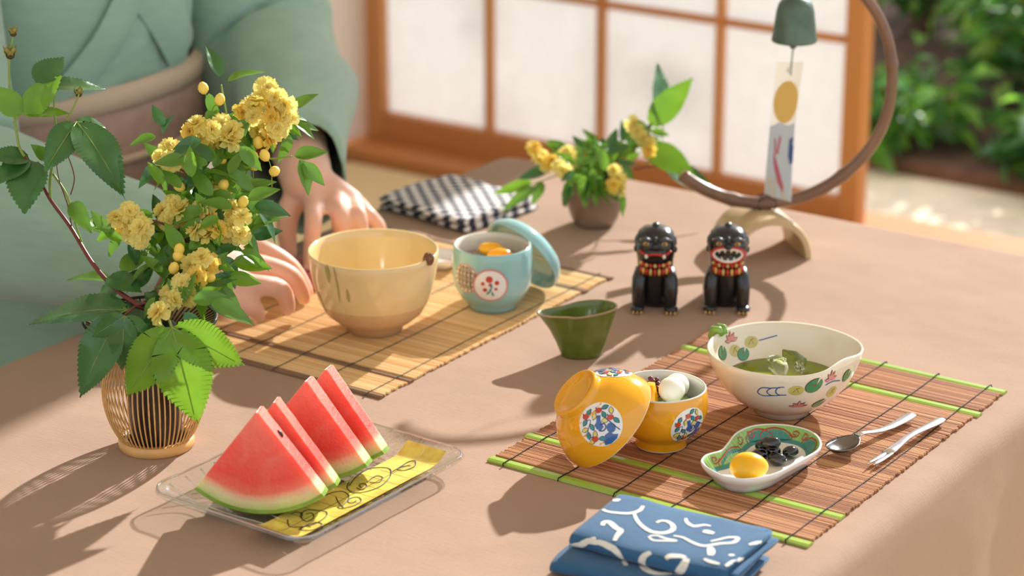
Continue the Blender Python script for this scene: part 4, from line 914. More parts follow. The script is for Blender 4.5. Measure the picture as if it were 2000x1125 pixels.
sdeco([(.62,.56),(1,.53),(1,.72),(.8,.74),(.6,.68)], pr('strip_navy', (82,104,150)), 'blue_patch', .0005)
sdeco(leaf2(-.1,.80,.36,.0,0) if 0 else [(-.55,.66),(-.3,.72),(0,.80),(.35,.90),(.3,.95),(-.1,.88),(-.35,.80),(-.5,.74)], pr('strip_pink', (206,112,124)), 'pink_figure', .0006)
sdeco([(-.6,.55),(-.45,.58),(-.3,.68),(-.45,.68)], MATS['strip_pink'], 'pink_figure', .0006); sdeco([(-.2,.53),(-.05,.56),(-.2,.68),(-.3,.66)], MATS['strip_pink'], 'pink_figure', .0006)
sdeco(disc(0,.055,.16,.022,0,12), pr('strip_eyelet', (240,236,226)), 'eyelet', .0007)
# ================================================================ PLANTS
def leafmesh(name, L, w, serr, droop, fold, m, teeth=.055, nseg=14, wp=None):
    mb = MB(); rows = []
    for i in range(nseg+1):
        t = i/nseg; ww = (wp(t) if wp else (sin(PI*t**.8)**.85)*(1-.25*t))*w/2
        if i == nseg: ww = w*.01
        z0 = -droop*L*t*t; row = []
        for k in (-1,-.5,0,.5,1):
            q = ww*abs(k); e = 0
            if serr and abs(k) == 1 and 0 < i < nseg: q *= 1+(teeth if i % 2 else -teeth*.6); e = L*.018*(1 if i % 2 else -1)
            row.append(V((math.copysign(q, k) if k else 0, L*t+e, z0+fold*q+(.02*L*noise.noise(V((k*1.3, t*5, L*90))) if k else 0))))
        rows.append(row)
    mb.grid(rows); o = mb.build(name, m, fix=False); me = o.data; bpy.data.objects.remove(o); return me
G1 = mat('leaf_green', srgb(108,156,54), .32, coat=.25, thin=.35, var=.22, vscale=25); G2 = mat('leaf_dark', srgb(66,116,58), .26, coat=.4, thin=.22, var=.22, vscale=25, bump=.35, bscale=60); G3 = mat('leaf_lime', srgb(124,174,48), .35, coat=.2, thin=.42, var=.18, vscale=25)
M_stemg = mat('stem_green', srgb(136,156,64), .4); M_stemr = mat('stem_red', srgb(112,50,44), .4, var=.2, vscale=60); M_veins = mat('leaf_vein', srgb(196,216,128), .4, thin=.6)
M_petal = mat('rose_petal', srgb(255,236,146), .55, thin=.5, var=.10, vscale=120); M_petal2 = mat('rose_petal_deep', srgb(255,222,108), .55, thin=.5, var=.1, vscale=120); M_sepal = mat('sepal', srgb(150,142,74), .6, var=.25, vscale=90)
sm_leaf = [leafmesh('leaf', .024, .0125, 0, .25, .35, G1), leafmesh('leaf', .024, .012, 0, .05, .45, G3), leafmesh('leaf', .026, .0115, 0, .5, .25, G1), leafmesh('leaf', .024, .0125, 0, .3, .3, G2)]
big = [leafmesh('leaf', .05, .030, 1, .18, .16, G2, nseg=30), leafmesh('leaf', .05, .028, 1, .05, .12, G3, nseg=30), leafmesh('leaf', .05, .027, 1, .3, .22, G1, nseg=30)]
lobe = [leafmesh('lobe', .072, .040, 1, .12, .10, G1, nseg=44, wp=lambda t: sin(PI*min(1, t*1.02)**.72)**.9), leafmesh('lobe', .072, .036, 1, .25, .12, G2, nseg=44, wp=lambda t: sin(PI*min(1, t*1.02)**.72)**.9)]
lobe.append(leafmesh('lobe', .072, .040, 1, .10, .10, G3, nseg=44, wp=lambda t: sin(PI*min(1, t*1.02)**.72)**.9))
def rose_mesh(seed, r, m, open_=1.0):
    rg = random.Random(seed); mb = MB()
    for ring, (n, L, el, w) in enumerate(((9, r, 6, .60), (9, r*.90, 24, .58), (8, r*.76, 44, .58), (7, r*.58, 60, .56), (5, r*.42, 74, .56), (3, r*.3, 84, .6))):
        for k in range(n):
            a = 2*PI*(k+.5*ring)/n+rg.uniform(-.2, .2); e = R(el*open_+rg.uniform(-9, 9)); rows = []
            for i in range(4):
                t = i/3; ww = L*w*(.35+.9*t-.35*t*t)*.62; ee = e+R(24)*t*(1 if ring else .3)-R(18)*t*t*1.6
                px_, pz = L*t*cos(ee), L*t*sin(ee)+.08*L*ring; row = []
                for k2 in (-1, 0, 1):
                    y = ww*k2*(1 if i < 3 else .72); z = pz+.24*ww*abs(k2)+(L*.11*rg.uniform(-1, 1) if i == 3 else 0); row.append(V((px_*cos(a)-y*sin(a), px_*sin(a)+y*cos(a), z)))
                rows.append(row)
            mb.grid(rows)
    o = mb.build('rose', m, fix=False); me = o.data; bpy.data.objects.remove(o); return me
roses = [rose_mesh(1, .0098, M_petal), rose_mesh(2, .0102, M_petal), rose_mesh(3, .0094, M_petal2), rose_mesh(4, .0100, M_petal, .75)]
def budmesh():
    mb = MB(); mb.lathe([(0,0),(.0020,.0006),(.0036,.0026),(.0040,.005),(.0033,.0074),(.0016,.0092),(0,.0097)], 12); o = mb.build('bud', mat('bud_yellow', srgb(252,216,96), .5)); me = o.data; bpy.data.objects.remove(o); return me
bud_me = budmesh()
def add(me, name, root, o, d, n, s): return inst(me, name, root, scaled(frame(V(o)-V(root.location), d, n), s))
def palm(root, o, tip, n, size=1.0, kind=0, spread=50, side=(.86,.8), label=None):
    """three lobed leaf: one leaf part made of three lobes and pale veins"""
    o, tip = V(o), V(tip); d = tip-o; L = d.length/.072; M0 = frame(o-V(root.location), d, n); mb = MB()
    def addl(me, ang, sc, dz):
        X = M0 @ Matrix.Translation((0,0,dz)) @ Matrix.Rotation(R(ang), 4, 'Z') @ Matrix.Diagonal((sc, sc, sc, 1)); mb.add([X @ v.co for v in me.vertices], [tuple(p.vertices) for p in me.polygons])
    me = lobe[kind]
    addl(me, 0, L, 0); addl(me, spread, L*side[0], -.0004*L); addl(me, -spread, L*side[1], -.0008*L)
    lf = mb.build('leaf', me.materials[0], root, fix=False)
    vn = MB()
    for ang, sc in ((0, L), (spread, L*side[0]), (-spread, L*side[1])):
        X = M0 @ Matrix.Rotation(R(ang), 4, 'Z'); dr = .12 if kind != 1 else .25
        vn.tube([X @ V((0, .072*sc*t, -dr*.072*sc*t*t+.0001)) for t in (0,.3,.6,.88)], [.0006*L,.0005*L,.0004*L,.0002*L], 4)
    vn.build('veins', M_veins, lf); return lf
# ---- basket vase
vb = W(306, 869, 0); KV = FPX/depth(vb); zv = depth(vb)
root = thing('basket_vase', 'split bamboo basket vase with dark inner tube and flared dark rim', 'vase', vb)
M_cane = mat('pale_cane', srgb(226,178,112), .4, var=.1, vscale=60, coat=.2); M_lac = mat('dark_lacquer', srgb(44,30,24), .3, coat=.4)
MB().lathe([(.0305,0),(.0318,.0008),(.0322,.0045),(.0316,.0085),(.030,.0092),(.026,.009),(.026,.002),(.030,0),(.0305,0)], 64).build('base_ring', M_cane, root)
MB().lathe([(0,.002),(.0215,.002),(.0225,.006),(.0225,.088),(.0205,.094),(.0235,.106),(.0215,.1065),(.018,.094),(.0205,.088),(.0205,.008),(0,.007)], 48).build('inner_tube', M_lac, root)
sp_ = [(.0302,.009),(.0345,.016),(.0400,.030),(.0428,.046),(.0420,.062),(.0375,.076),(.0300,.087),(.0255,.093),(.0290,.099),(.0390,.106),(.0505,.1115),(.0545,.1135)]
sps = spl(sp_, 3); me_s = None
mb = MB(); mb.tube([(r, 0, z) for r, z in sps], .00072, 5); o = mb.build('bamboo_strip', M_cane); me_s = o.data; bpy.data.objects.remove(o)
mb = MB(); mb.tube([(r, 0, z) for r, z in sps if z > .0925], .0009, 5); o = mb.build('rim_strip', M_lac); me_d = o.data; bpy.data.objects.remove(o)
for k in range(60): inst(me_s if True else me_d, 'bamboo_strip', root, Matrix.Rotation(2*PI*k/60, 4, 'Z'))
for k in range(60): inst(me_d, 'rim_strip', root, Matrix.Rotation(2*PI*(k+.5)/60, 4, 'Z'))
MB().tube([(.0548*cos(a), .0548*sin(a), .1140) for a in (2*PI*k/56 for k in range(56))], .0017, 8, closed=True).build('dark_rim', M_lac, root)
MB().tube([(.0262*cos(a), .0262*sin(a), .0932) for a in (2*PI*k/40 for k in range(40))], .0014, 6, closed=True).build('neck_band', M_lac, root)
# ---- rose branch in the vase
def P(u, v, d=0.0): return D(u, v, zv+d)
vz = V((vb.x, vb.y, TZ+.03))
def branch(name, label, cat, stems, root_loc, group=None):
    root = thing(name, label, cat, root_loc, 0, group)
    for pts, r0, r1, m in stems:
        q = [V(p)-V(root_loc) for p in spl([tuple(p) for p in pts], 6)]; n = len(q)
        MB().tube(q, [r0+(r1-r0)*i/(n-1) for i in range(n)], 7).build('stem', m, root)
    return root
rg = random.Random(11)
mouth = P(303, 612, -.038)          # above the axis of the vase
VCHK = (V(vb), .136, .080)
def clear(u, v, d):                           # keep leaves and blossoms outside the vase wall
    for _ in range(14):
        q = P(u, v, d)-VCHK[0]
        if q.z > VCHK[1] or math.hypot(q.x, q.y) > VCHK[2]: break
        d -= .01
    return d
rb_loc = vz
rose = branch('rose_branch', 'leafy branch of yellow double roses standing in the basket vase', 'flowers', [
    ([vz+V((.003,.004,.0)), mouth, P(345,545,.0), P(400,480,.005), P(435,414,.01), P(451,329,.02), P(485,303,.02), P(515,290,.02), P(548,262,.025)], .0024, .0012, M_stemr),
    ([P(420,450,.008), P(412,372,.0), P(370,342,-.01), P(325,314,-.015)], .0014, .0008, M_stemr),
    ([P(385,500,.0), P(345,450,-.02), P(290,430,-.03), P(255,440,-.03)], .0014, .0008, M_stemr),
    ([P(451,345,.02), P(448,270,.01), P(440,210,.005), P(432,165,.0)], .0013, .0007, M_stemg),
    ([P(400,490,.005), P(440,455,-.01), P(465,440,-.01)], .0012, .0007, M_stemg),
    ([P(485,303,.02), P(530,310,.02), P(570,305,.02)], .0011, .0006, M_stemg),
    ([mouth, P(340,570,-.02), P(372,555,-.03)], .0014, .0008, M_stemg),
    ([P(345,545,.0), P(420,530,-.01), P(470,505,-.01)], .0012, .0006, M_stemg)], rb_loc)
TC = -FW
def flower(u, v, d, s=1.0, jit=.7):
    d = clear(u, v, d)
    dirn = (TC*.75+V((rg.uniform(-jit,jit), rg.uniform(-jit,jit), rg.uniform(-.2,.9)))).normalized()
    M0 = frame(P(u, v, d)-V(rb_loc), dirn.orthogonal(), dirn); inst(rg.choice(roses), 'rose', rose, scaled(M0, s*rg.uniform(.9, 1.12)))
def stemto(u0, v0, u1, v1, d=0):
    a, b = P(u0, v0, d+.008), P(u1, v1, d); m_ = (a+b)/2+V((0,0,.006)); MB().tube([V(p)-V(rb_loc) for p in spl([tuple(a), tuple(m_), tuple(b)], 4)], .0005, 5).build('flower_stalk', M_stemg, rose)
clusters = [((522,212),[(-32,-5),(-52,8),(-2,-40),(-12,-22),(18,-20),(38,-8),(5,0),(-25,15),(28,15),(0,25),(20,40),(-15,45),(40,18),(0,58),(-22,-12),(10,18)],.012),
 ((412,258),[(-38,-2),(-22,14),(0,-4),(20,-16),(42,0),(36,20),(8,28),(-6,18),(-28,-14),(22,26)],-.006), ((338,300),[(-22,8),(-8,-12),(10,-4),(20,14),(-4,14)],-.015),
 ((252,432),[(-20,-6),(0,-18),(14,-2),(-8,10),(6,22),(24,14),(20,34)],-.035), ((334,418),[(-14,-4),(6,-16),(16,8),(-4,14),(22,-6)],-.02), ((400,432),[(-22,0),(-4,-22),(-16,16),(8,4),(24,18),(4,30),(-26,-14),(14,-10)],-.03),
 ((460,432),[(-4,-22),(12,-8),(-8,10),(8,26),(-14,28)],-.02), ((368,560),[(-12,-6),(10,4),(0,18),(18,-10)],-.05), ((338,586),[(0,0),(-8,-10)],-.055), ((312,612),[(0,0)],-.055), ((385,540),[(0,0),(14,-16),(-12,-22)],-.045), ((432,376),[(0,-4),(-6,8)],.0),((395,505),[(0,0),(12,10),(-10,10)],-.045)]
for (cu, cv), offs, d in clusters:
    for i, (du, dv) in enumerate(offs):
        flower(cu+du, cv+dv, d+rg.uniform(-.012, .012), 1.02)
        if i % 3 == 0: stemto(cu+du*.3, cv+abs(dv)*.3+34, cu+du, cv+dv, d+.004)
for u, v, d, a in ((400,184,0,(-.2,.9)),(427,206,0,(.2,.8)),(531,338,-.005,(.2,.1)),(521,315,.0,(-.3,.9)),(437,320,.0,(-.2,.6)),(495,318,.01,(0,.8)),(492,330,.01,(.3,.3)),(505,290,.01,(0,.7)),(349,498,-.03,(.1,.6)),(358,508,-.03,(-.4,.3)),(336,535,-.04,(.3,.8)),(430,370,-.01,(.4,.5)),(360,372,-.01,(-.6,.5)),(400,545,-.04,(.5,.1)),(470,405,-.02,(.4,.8))):
    dr = (RT*a[0]+UP*a[1]+TC*.35).normalized(); M0 = frame(P(u, v, d)-V(rb_loc), dr.orthogonal(), dr); inst(bud_me, 'bud', rose, scaled(M0, 1.15)); stemto(u-a[0]*30+rg.uniform(-12,12), v+30, u, v, d)
def lf(u, v, d, du, dv, s, k=None, nz=.5):
    d0, d = d, clear(u, v, d)
    if d < d0-.045: return
    dirn = (RT*du-UP*dv+TC*rg.uniform(-.3,.35)).normalized(); nrm = (TC*.6+V((0,0,nz))+V((rg.uniform(-.6,.6), rg.uniform(-.6,.6), 0))).normalized()
    add(sm_leaf[k if k is not None else rg.randrange(4)], 'leaf', rose, P(u, v, d), dirn, nrm, s)
for t in [(322,245,0,-10,-14,.9),(305,268,0,-28,4,1.0),(318,262,0,6,-20,.8),(330,280,0,-8,18,.8),(408,182,0,6,30,1.0),(430,150,0,-10,-34,1.25),(445,160,0,30,-22,1.2),(430,215,0,-20,20,.9),(450,225,0,14,18,1.0),(405,215,0,10,26,1.1),
    (570,215,.02,26,-22,1.1),(575,240,.02,18,10,.9),(565,262,.02,-6,28,1.0),(575,305,.02,26,-6,1.2),(585,312,.02,10,26,1.3),(592,318,.02,22,22,1.1),(470,375,0,30,-14,1.3),(480,385,0,16,14,1.0),(497,402,0,26,4,1.3),(505,415,0,20,22,1.2),
    (470,490,-.01,28,14,1.2),(455,510,-.01,34,6,1.4),(440,500,-.01,10,26,1.2),(420,470,-.01,20,-16,1.1),(430,530,-.02,10,30,1.2),(445,540,-.02,30,6,1.2),(398,570,-.03,24,20,1.3),(410,590,-.03,34,10,1.5),(385,610,-.04,20,14,1.2),(360,610,-.05,16,22,1.2),(330,640,-.05,-10,20,1.1)]: lf(*t)
# leaf mass filling the branch: points along the stems and around the clusters
for (cu, cv), offs, d in clusters:
    for _ in range(5+len(offs)):
        a = rg.uniform(0, 2*PI); q = rg.uniform(20, 46); lf(cu+q*cos(a)*.9, cv+abs(q*sin(a))*.7+8, d+.014+rg.uniform(-.008,.02), cos(a)*20+rg.uniform(-8,8), rg.uniform(-16,18), rg.uniform(.75,1.2))
for _ in range(150):
    t = rg.random(); u = 320+t*130+rg.gauss(0, 34)-(20 if t > .7 else 0); v = 600-t*300+rg.gauss(0, 26)
    if u > 505 or (u < 330 and v < 330): continue
    lf(u, v, rg.uniform(-.04,.035), rg.uniform(-24,24), rg.uniform(-24,16), rg.uniform(.8,1.3))
# ---- bramble branch with broad leaves
rb2 = vz+V((-.004,-.002,0)); br2 = branch('bramble_branch', 'red stemmed branch with broad toothed leaves and dry brown flower heads', 'branch', [
    ([vz+V((-.005,-.004,.0)), P(292,610,-.040), P(266,594,-.038), P(222,561,-.026), P(180,513,-.008), P(138,444,.012), P(100,392,.012), P(76,348,.012), P(48,306,.012)], .0024, .0014, M_stemr),
    ([P(48,306,.012), P(36,280,.012), P(24,200,.012), P(18,160,.012), P(19,110,.012), P(26,68,.012)], .0013, .0008, M_stemg),
    ([P(98,388,.012), P(98,350,.01), P(104,312,.01), P(112,268,.01), P(106,220,.01), P(106,178,.01)], .0013, .0008, M_stemg),
    ([P(112,268,.01), P(132,232,.005), P(150,196,.005), P(154,184,.005)], .0010, .0007, M_stemg),
    ([P(26,240,.012), P(38,224,.012), P(48,200,.012)], .0009, .0006, M_stemg), ([P(104,340,.01), P(130,380,.005), P(142,420,.005), P(152,452,.005), P(170,500,.004)], .0012, .0009, M_stemg),
    ([P(140,445,.012), P(132,400,.006), P(115,350,.004), P(108,300,.002)], .0006, .0004, M_stemr), ([P(138,380,.006), P(145,345,.004), P(130,300,.004), P(112,285,.004)], .0006, .0004, M_stemr)], rb2)
def bl(u0, v0, u1, v1, d0, d1, nrm, k, w_=1.0):
    o, t = P(u0, v0, d0), P(u1, v1, d1); dv = t-o; L = dv.length/.05; M0 = frame(o-V(rb2), dv, nrm); M0 = M0 @ Matrix.Diagonal((L*w_, L, L, 1)); inst(big[k], 'leaf', br2, M0)
Z = V((0,0,1))
for a in ((70,162,124,102,.0,.02,TC+Z*.4,0,1.1),(92,170,206,156,.01,.03,TC*.35+Z,0,.85),(42,224,-14,168,.012,.0,TC+Z*.3,1,1.25),(44,224,118,148,.012,.0,TC+Z*.3,1,1.0),(52,222,136,218,.012,.0,TC*.4+Z,1,.8),(92,312,68,282,.01,.0,TC+Z,2,1.4),
    (58,312,-30,292,.012,.0,TC*.6+Z,0,1.1),(58,312,-20,352,.012,-.01,TC*.8+Z,0,1.0),(58,312,44,404,.012,-.02,TC+Z*.3,0,1.25),(165,432,224,446,.005,-.01,TC*.5+Z,2,1.1),(170,430,250,468,.0,.01,TC*.4+Z,1,.9),(140,395,168,440,.005,-.02,TC+Z*.2,2,.9),
    (216,548,130,524,.01,.02,TC*.25+Z,2,.8),(210,540,272,560,-.02,-.04,TC*.7+Z,0,1.1),(235,530,290,480,-.02,-.01,TC+Z*.4,2,1.0),(250,560,300,520,-.02,-.01,TC+Z*.4,0,1.1),(225,580,205,540,-.01,.01,TC+Z*.3,0,1.2),(240,590,300,650,-.03,-.05,TC+Z*.6,0,1.0)): bl(*a)
palm(br2, P(150,238,.004), P(252,362,-.02), TC*.55+Z*.7+RT*.3, kind=1, spread=62, side=(.35,.72)); MB().tube([P(112,268,.01)-V(rb2), P(132,244,.006)-V(rb2), P(150,238,.004)-V(rb2)], .0006, 5).build('leaf_stalk', M_stemg, br2)
palm(br2, P(250,606,-.048), P(52,592,-.040), Z*1.0+TC*.25, kind=1, spread=38, side=(.2,.2))
palm(br2, P(236,618,-.090), P(132,772,-.082), TC*.8+Z*.4-RT*.2, kind=1, spread=44, side=(.5,.3))
palm(br2, P(244,617,-.100), P(232,728,-.094), TC+Z*.45, kind=1, spread=50, side=(.7,.75))
palm(br2, P(336,640,-.100), P(388,834,-.078), TC+Z*.30, kind=2, spread=46, side=(.78,.82))
MB().tube([mouth-V(rb2), P(322,606,-.070)-V(rb2), P(336,640,-.100)-V(rb2)], .0011, 6).build('leaf_stalk', M_stemg, br2); MB().tube([mouth-V(rb2), P(264,598,-.065)-V(rb2), P(240,618,-.092)-V(rb2)], .0011, 6).build('leaf_stalk', M_stemr, br2)
def seedhead(u, v, s, root, loc):
    o = P(u, v, .012)-V(loc); b = MB(); b.ball(o, (.0030*s,.0030*s,.0026*s), 12, 8); b.build('flower_head', mat('seed_brown', srgb(74,62,28), .7, bump=.6, bscale=600), root)
    for k in range(5):
        a = 2*PI*k/5+u; d = V((cos(a), sin(a), .25)); X = scaled(frame(o-V((0,0,.0015*s)), d, Z), (.22*s, .155*s*.9, .3*s)); inst(sepal_me, 'dry_sepal', root, X)
sepal_me = leafmesh('sepal', .045, .034, 0, -.5, .3, M_sepal, nseg=6)
for u, v, s in ((26,66,1.0),(20,108,1.35),(106,174,1.15),(154,184,1.0)): seedhead(u, v, s, br2, rb2)
# ---- small vase and its flowers
sv = W(1161, 437, 0); zs = depth(sv); root = thing('stoneware_vase', 'small round brown stoneware vase behind the lion figures', 'vase', sv)
M_stone = mat('stoneware', srgb(104,74,54), .3, coat=.35, col2=srgb(150,128,112), vscale=24, bump=.1, bscale=60)
MB().lathe([(0,.001),(.0185,.001),(.0195,0),(.0212,.001),(.0258,.009),(.0298,.022),(.0312,.034),(.0306,.045),(.0287,.0545),(.0278,.056),(.0262,.0555),(.0275,.045),(.0280,.034),(.0265,.02),(.020,.008),(0,.006)], 56).build('vase_body', M_stone, root)
def P2(u, v, d=0.0): return D(u, v, zs+d)
s_loc = sv+V((0,0,.012)); m2 = sv+V((0,0,.066))
spray = branch('rose_spray', 'low spray of yellow roses and leaves in the stoneware vase', 'flowers', [
    ([s_loc+V((-.002,0,0)), m2, P2(1110,325,-.01), P2(1060,320,-.02), P2(1045,300,-.02)], .0013, .0007, M_stemg), ([s_loc+V((.002,0,0)), m2+V((.004,0,0)), P2(1215,310,.0), P2(1255,275,.0), P2(1262,250,0)], .0014, .0007, M_stemr),
    ([s_loc, m2, P2(1230,330,.01), P2(1275,325,.01), P2(1330,330,.01)], .0012, .0008, M_stemr), ([P2(1262,322,.01), P2(1290,280,.01), P2(1296,240,.01)], .0010, .0006, M_stemg), ([m2, P2(1118,334,-.022), P2(1095,340,-.028), P2(1040,360,-.03)], .0010, .0006, M_stemg)], s_loc)
rb_s, rose_s = rb_loc, rose
def P(u, v, d=0.0): return D(u, v, zs+d)
VCHK = (V(sv), .072, .053)
rb_loc, rose = s_loc, spray
for (cu, cv), offs, d in (((1060,315),[(-14,-22),(-18,-26),(-6,0),(6,8),(-2,-10),(14,0)],-.03),((1102,315),[(-10,10),(6,-8),(-6,-4),(14,4),(0,18),(8,-16)],-.035),((1252,262),[(-16,-20),(-6,-6),(4,8),(14,18),(16,32)],-.01),((1205,350),[(-4,-16),(4,0),(-8,12),(2,24)],-.035)):
    for du, dv in offs: flower(cu+du, cv+dv, d+rg.uniform(-.008,.008), .92)
for _ in range(120):
    u = 1160+rg.gauss(0, 34); v = 318+rg.gauss(0, 22)+abs(u-1160)*.1; lf(u, v, rg.uniform(-.035,.03), rg.uniform(-20,20), rg.uniform(-22,20), rg.uniform(.7,1.1))
for _ in range(34):
    t = rg.random(); lf(1205+60*t+rg.gauss(0,8), 315-50*t+rg.gauss(0,12), rg.uniform(-.01,.015), rg.uniform(-14,14), rg.uniform(-20,6), rg.uniform(.6,.9))
for _ in range(14): lf(1160+rg.gauss(0,26), 350+rg.gauss(0,10), -.04, rg.uniform(-8,8), 22, rg.uniform(.9,1.3))
br2_s, rb2_s = br2, rb2; br2, rb2 = spray, s_loc
for a in ((1290,246,1300,118,.01,.03,TC*.7+RT*.5,0,.75),(1268,246,1352,152,.01,.0,TC+Z*.2,1,.85),(1262,285,1358,340,.0,-.02,TC*.8+Z*.5,1,1.0),(1300,325,1408,375,.01,-.01,TC*.5+Z,0,.9),(1048,365,978,405,-.03,-.03,TC+Z*.5,2,.6),(1040,355,962,378,-.03,-.02,TC+Z*.4,1,.55),(1060,355,1040,396,-.03,-.04,TC+Z*.3,2,.9),(1070,335,1010,342,-.02,-.01,TC+Z,0,.9)): bl(*a)
# ================================================================ PERSON
def skinned(name, chains, voxel, m, parent, smooth_it=6, loc=V((0,0,0))):
    """chains of (point, radius) and ellipsoids fused into one continuous surface"""
    mb = MB()
    for ch in chains:
        if ch[0] == 'ball': mb.ball(V(ch[1])-loc, ch[2], 20, 14, ch[3] if len(ch) > 3 else None); continue
        pts = [V(p)-loc for p, r in ch]; rs = [r for p, r in ch]
        q = spl([(*p, r) for p, r in zip(pts, rs)], 5); mb.tube([V(a[:3]) for a in q], [a[3] for a in q], 14)
        for p, r in ((pts[0], rs[0]), (pts[-1], rs[-1])): mb.ball(p, r*.98, 12, 8)
    o = mb.build(name, m, parent)
    md = o.modifiers.new('remesh', 'REMESH'); md.mode = 'VOXEL'; md.voxel_size = voxel; md.use_smooth_shade = True
    sm = o.modifiers.new('smooth', 'SMOOTH'); sm.iterations = smooth_it; sm.factor = .5
    dg = bpy.context.evaluated_depsgraph_get(); me = bpy.data.meshes.new_from_object(o.evaluated_get(dg)); o.modifiers.clear(); o.data = me
    me.materials.clear(); me.materials.append(m); return o
M_skin = mat('skin', srgb(232,188,166), .5, sss=.004, sssr=(1,.35,.2), var=.04, vscale=60, bump=.06, bscale=240)
M_kim = mat('kimono_silk', srgb(150,182,162), .75, var=.06, vscale=30, stretch=(1,1,6), bump=.12, bscale=90, sheen=.3); M_kim2 = mat('kimono_lining', srgb(104,140,120), .8)
M_obi = mat('obi_weave', srgb(184,152,138), .7, var=.12, vscale=60, bump=.3, bscale=220); M_obi2 = mat('obi_cord', srgb(206,184,160), .6); M_hair = mat('hair_black', srgb(30,24,22), .4, bump=.4, bscale=200)
pl = V((-.78, .305, 0)); person = thing('person', 'person in a pale green kimono kneeling at the low table', 'person', pl)
wL, wR = W(600, 352, .085), W(405, 545, .055)            # wrists
shL, shR = V((-.80, .455, .765)), V((-.80, .155, .765)); elL, elR = V((-.66, .525, .50)), V((-.64, .00, .47))
def F(*pts): return [(W(u, v, z) if not isinstance(u, V) else u, r) for (u, v, z, r) in pts]
ch = [
 # trunk, neck, head
 [((-.84,.305,.14),.13), ((-.83,.305,.26),.13), ((-.81,.305,.42),.115), ((-.80,.305,.58),.125), ((-.80,.305,.72),.12), ((-.80,.305,.80),.07)],
 [((-.80,.19,.745),.05), ((-.80,.305,.77),.06), ((-.80,.42,.745),.05)], [((-.80,.305,.80),.052), ((-.785,.305,.88),.048)],
 ('ball', (-.765,.305,.985), (.092,.074,.112)), ('ball', (-.690,.305,.955), (.03,.045,.05)), [((-.674,.305,1.00),.008), ((-.660,.305,.975),.012), ((-.662,.305,.968),.013)],
 ('ball', (-.775,.230,.98), (.018,.008,.028)), ('ball', (-.775,.380,.98), (.018,.008,.028)), ('ball', (-.664,.305,.938), (.010,.022,.006)), ('ball', (-.666,.305,.928), (.010,.019,.006)),
 # folded legs
 [((-.84,.22,.16),.10), ((-.70,.21,.15),.085), ((-.57,.22,.10),.065), ((-.72,.22,.05),.045), ((-.95,.22,.045),.038)], [((-.84,.39,.16),.10), ((-.70,.40,.15),.085), ((-.57,.39,.10),.065), ((-.72,.39,.05),.045), ((-.95,.39,.045),.038)],
 # arms
 [(shL,.048), ((shL+elL)/2,.046), (elL,.043), ((elL+wL)/2+V((0,.01,0)),.037), (wL,.027)], [(shR,.048), ((shR+elR)/2,.046), (elR,.043), ((elR+wR)/2,.037), (wR,.027)]]
MLK = [(613,386,.071),(655,379,.072),(688,394,.064),(703,410,.052)]
for k in range(4): ch.append([(wL,.020), ((wL+W(*MLK[k]))/2+V((0,0,.002)),.0165), (W(*MLK[k]),.0125)])
ch += [F((613,386,.071,.0110),(612,430,.060,.0096),(608,485,.032,.0085),(604,528,.011,.0070)), F((655,379,.072,.0112),(662,418,.062,.0098),(666,462,.034,.0086),(668,500,.012,.0072)), F((688,394,.064,.0106),(700,424,.056,.0094),(706,455,.034,.0082),(708,485,.012,.0070)), F((703,410,.052,.0096),(724,424,.046,.0084),(740,442,.030,.0076),(746,462,.014,.0064)),
       F((592,372,.070,.0150),(566,408,.058,.0128),(560,450,.038,.0108),(566,495,.016,.0082))]
MRK = [(470,476,.060),(480,515,.062),(474,556,.055),(450,590,.043)]
for k in range(4): ch.append([(wR,.021), ((wR+W(*MRK[k]))/2+V((0,0,.003)),.0170), (W(*MRK[k]),.0132)])
ch += [F((470,476,.060,.0116),(520,492,.055,.0104),(562,517,.042,.0096),(586,546,.026,.0086),(601,572,.013,.0068)), F((480,515,.062,.0118),(524,522,.058,.0106),(564,537,.050,.0100),(584,560,.036,.0090),(594,583,.022,.0074)), F((474,556,.055,.0114),(510,558,.054,.0104),(543,563,.049,.0098),(558,582,.036,.0088),(562,603,.024,.0076)), F((450,590,.043,.0106),(476,596,.040,.0096),(498,604,.034,.0088),(505,618,.022,.0074)),
       F((425,505,.048,.0150),(480,520,.034,.0120),(540,546,.020,.0100),(588,572,.010,.0080))]
body = skinned('body', ch, .0032, M_skin, person, 5, pl)
for (a, b, hgt) in (((608,505,.024),(604,529,.010),.0),((700,470,.026),(708,486,.012),.0),((741,446,.030),(746,463,.014),0)):
    p, q = W(*a), W(*b); d = (q-p).normalized(); nn = (V((0,0,1))+TC*.6); nn = (nn-d*nn.dot(d)).normalized(); nb = MB(); nb.ball(q-d*.004+nn*.0062-pl, (.0036,.0052,.0012), 10, 6, frame((0,0,0), d, nn).to_3x3()); nb.build('fingernail', mat('nail', srgb(240,196,178), .25, coat=.4), person)
# head details (above the frame)
for s in (-1, 1):
    e = MB(); e.ball(V((-.686, .305+s*.031, .992))-pl, (.008,.013,.006), 12, 8); e.build('eye', mat('eye_dark', srgb(40,30,26), .2), person); b = MB(); b.tube([V((-.682, .305+s*(.014+.011*k), 1.012+.003*sin(PI*k/3)))-pl for k in range(4)], .0022, 6); b.build('eyebrow', M_hair, person)
hr = MB(); hr.ball(V((-.79,.305,1.005))-pl, (.094,.086,.108), 24, 16); hr.ball(V((-.89,.305,1.01))-pl, (.05,.055,.05), 18, 12); hr.tube([V((-.70,.305+.075*t,1.075-.055*abs(t)**2))-pl for t in (-1,-.6,-.2,.2,.6,1)], .024, 10); hr.build('hair', M_hair, person)
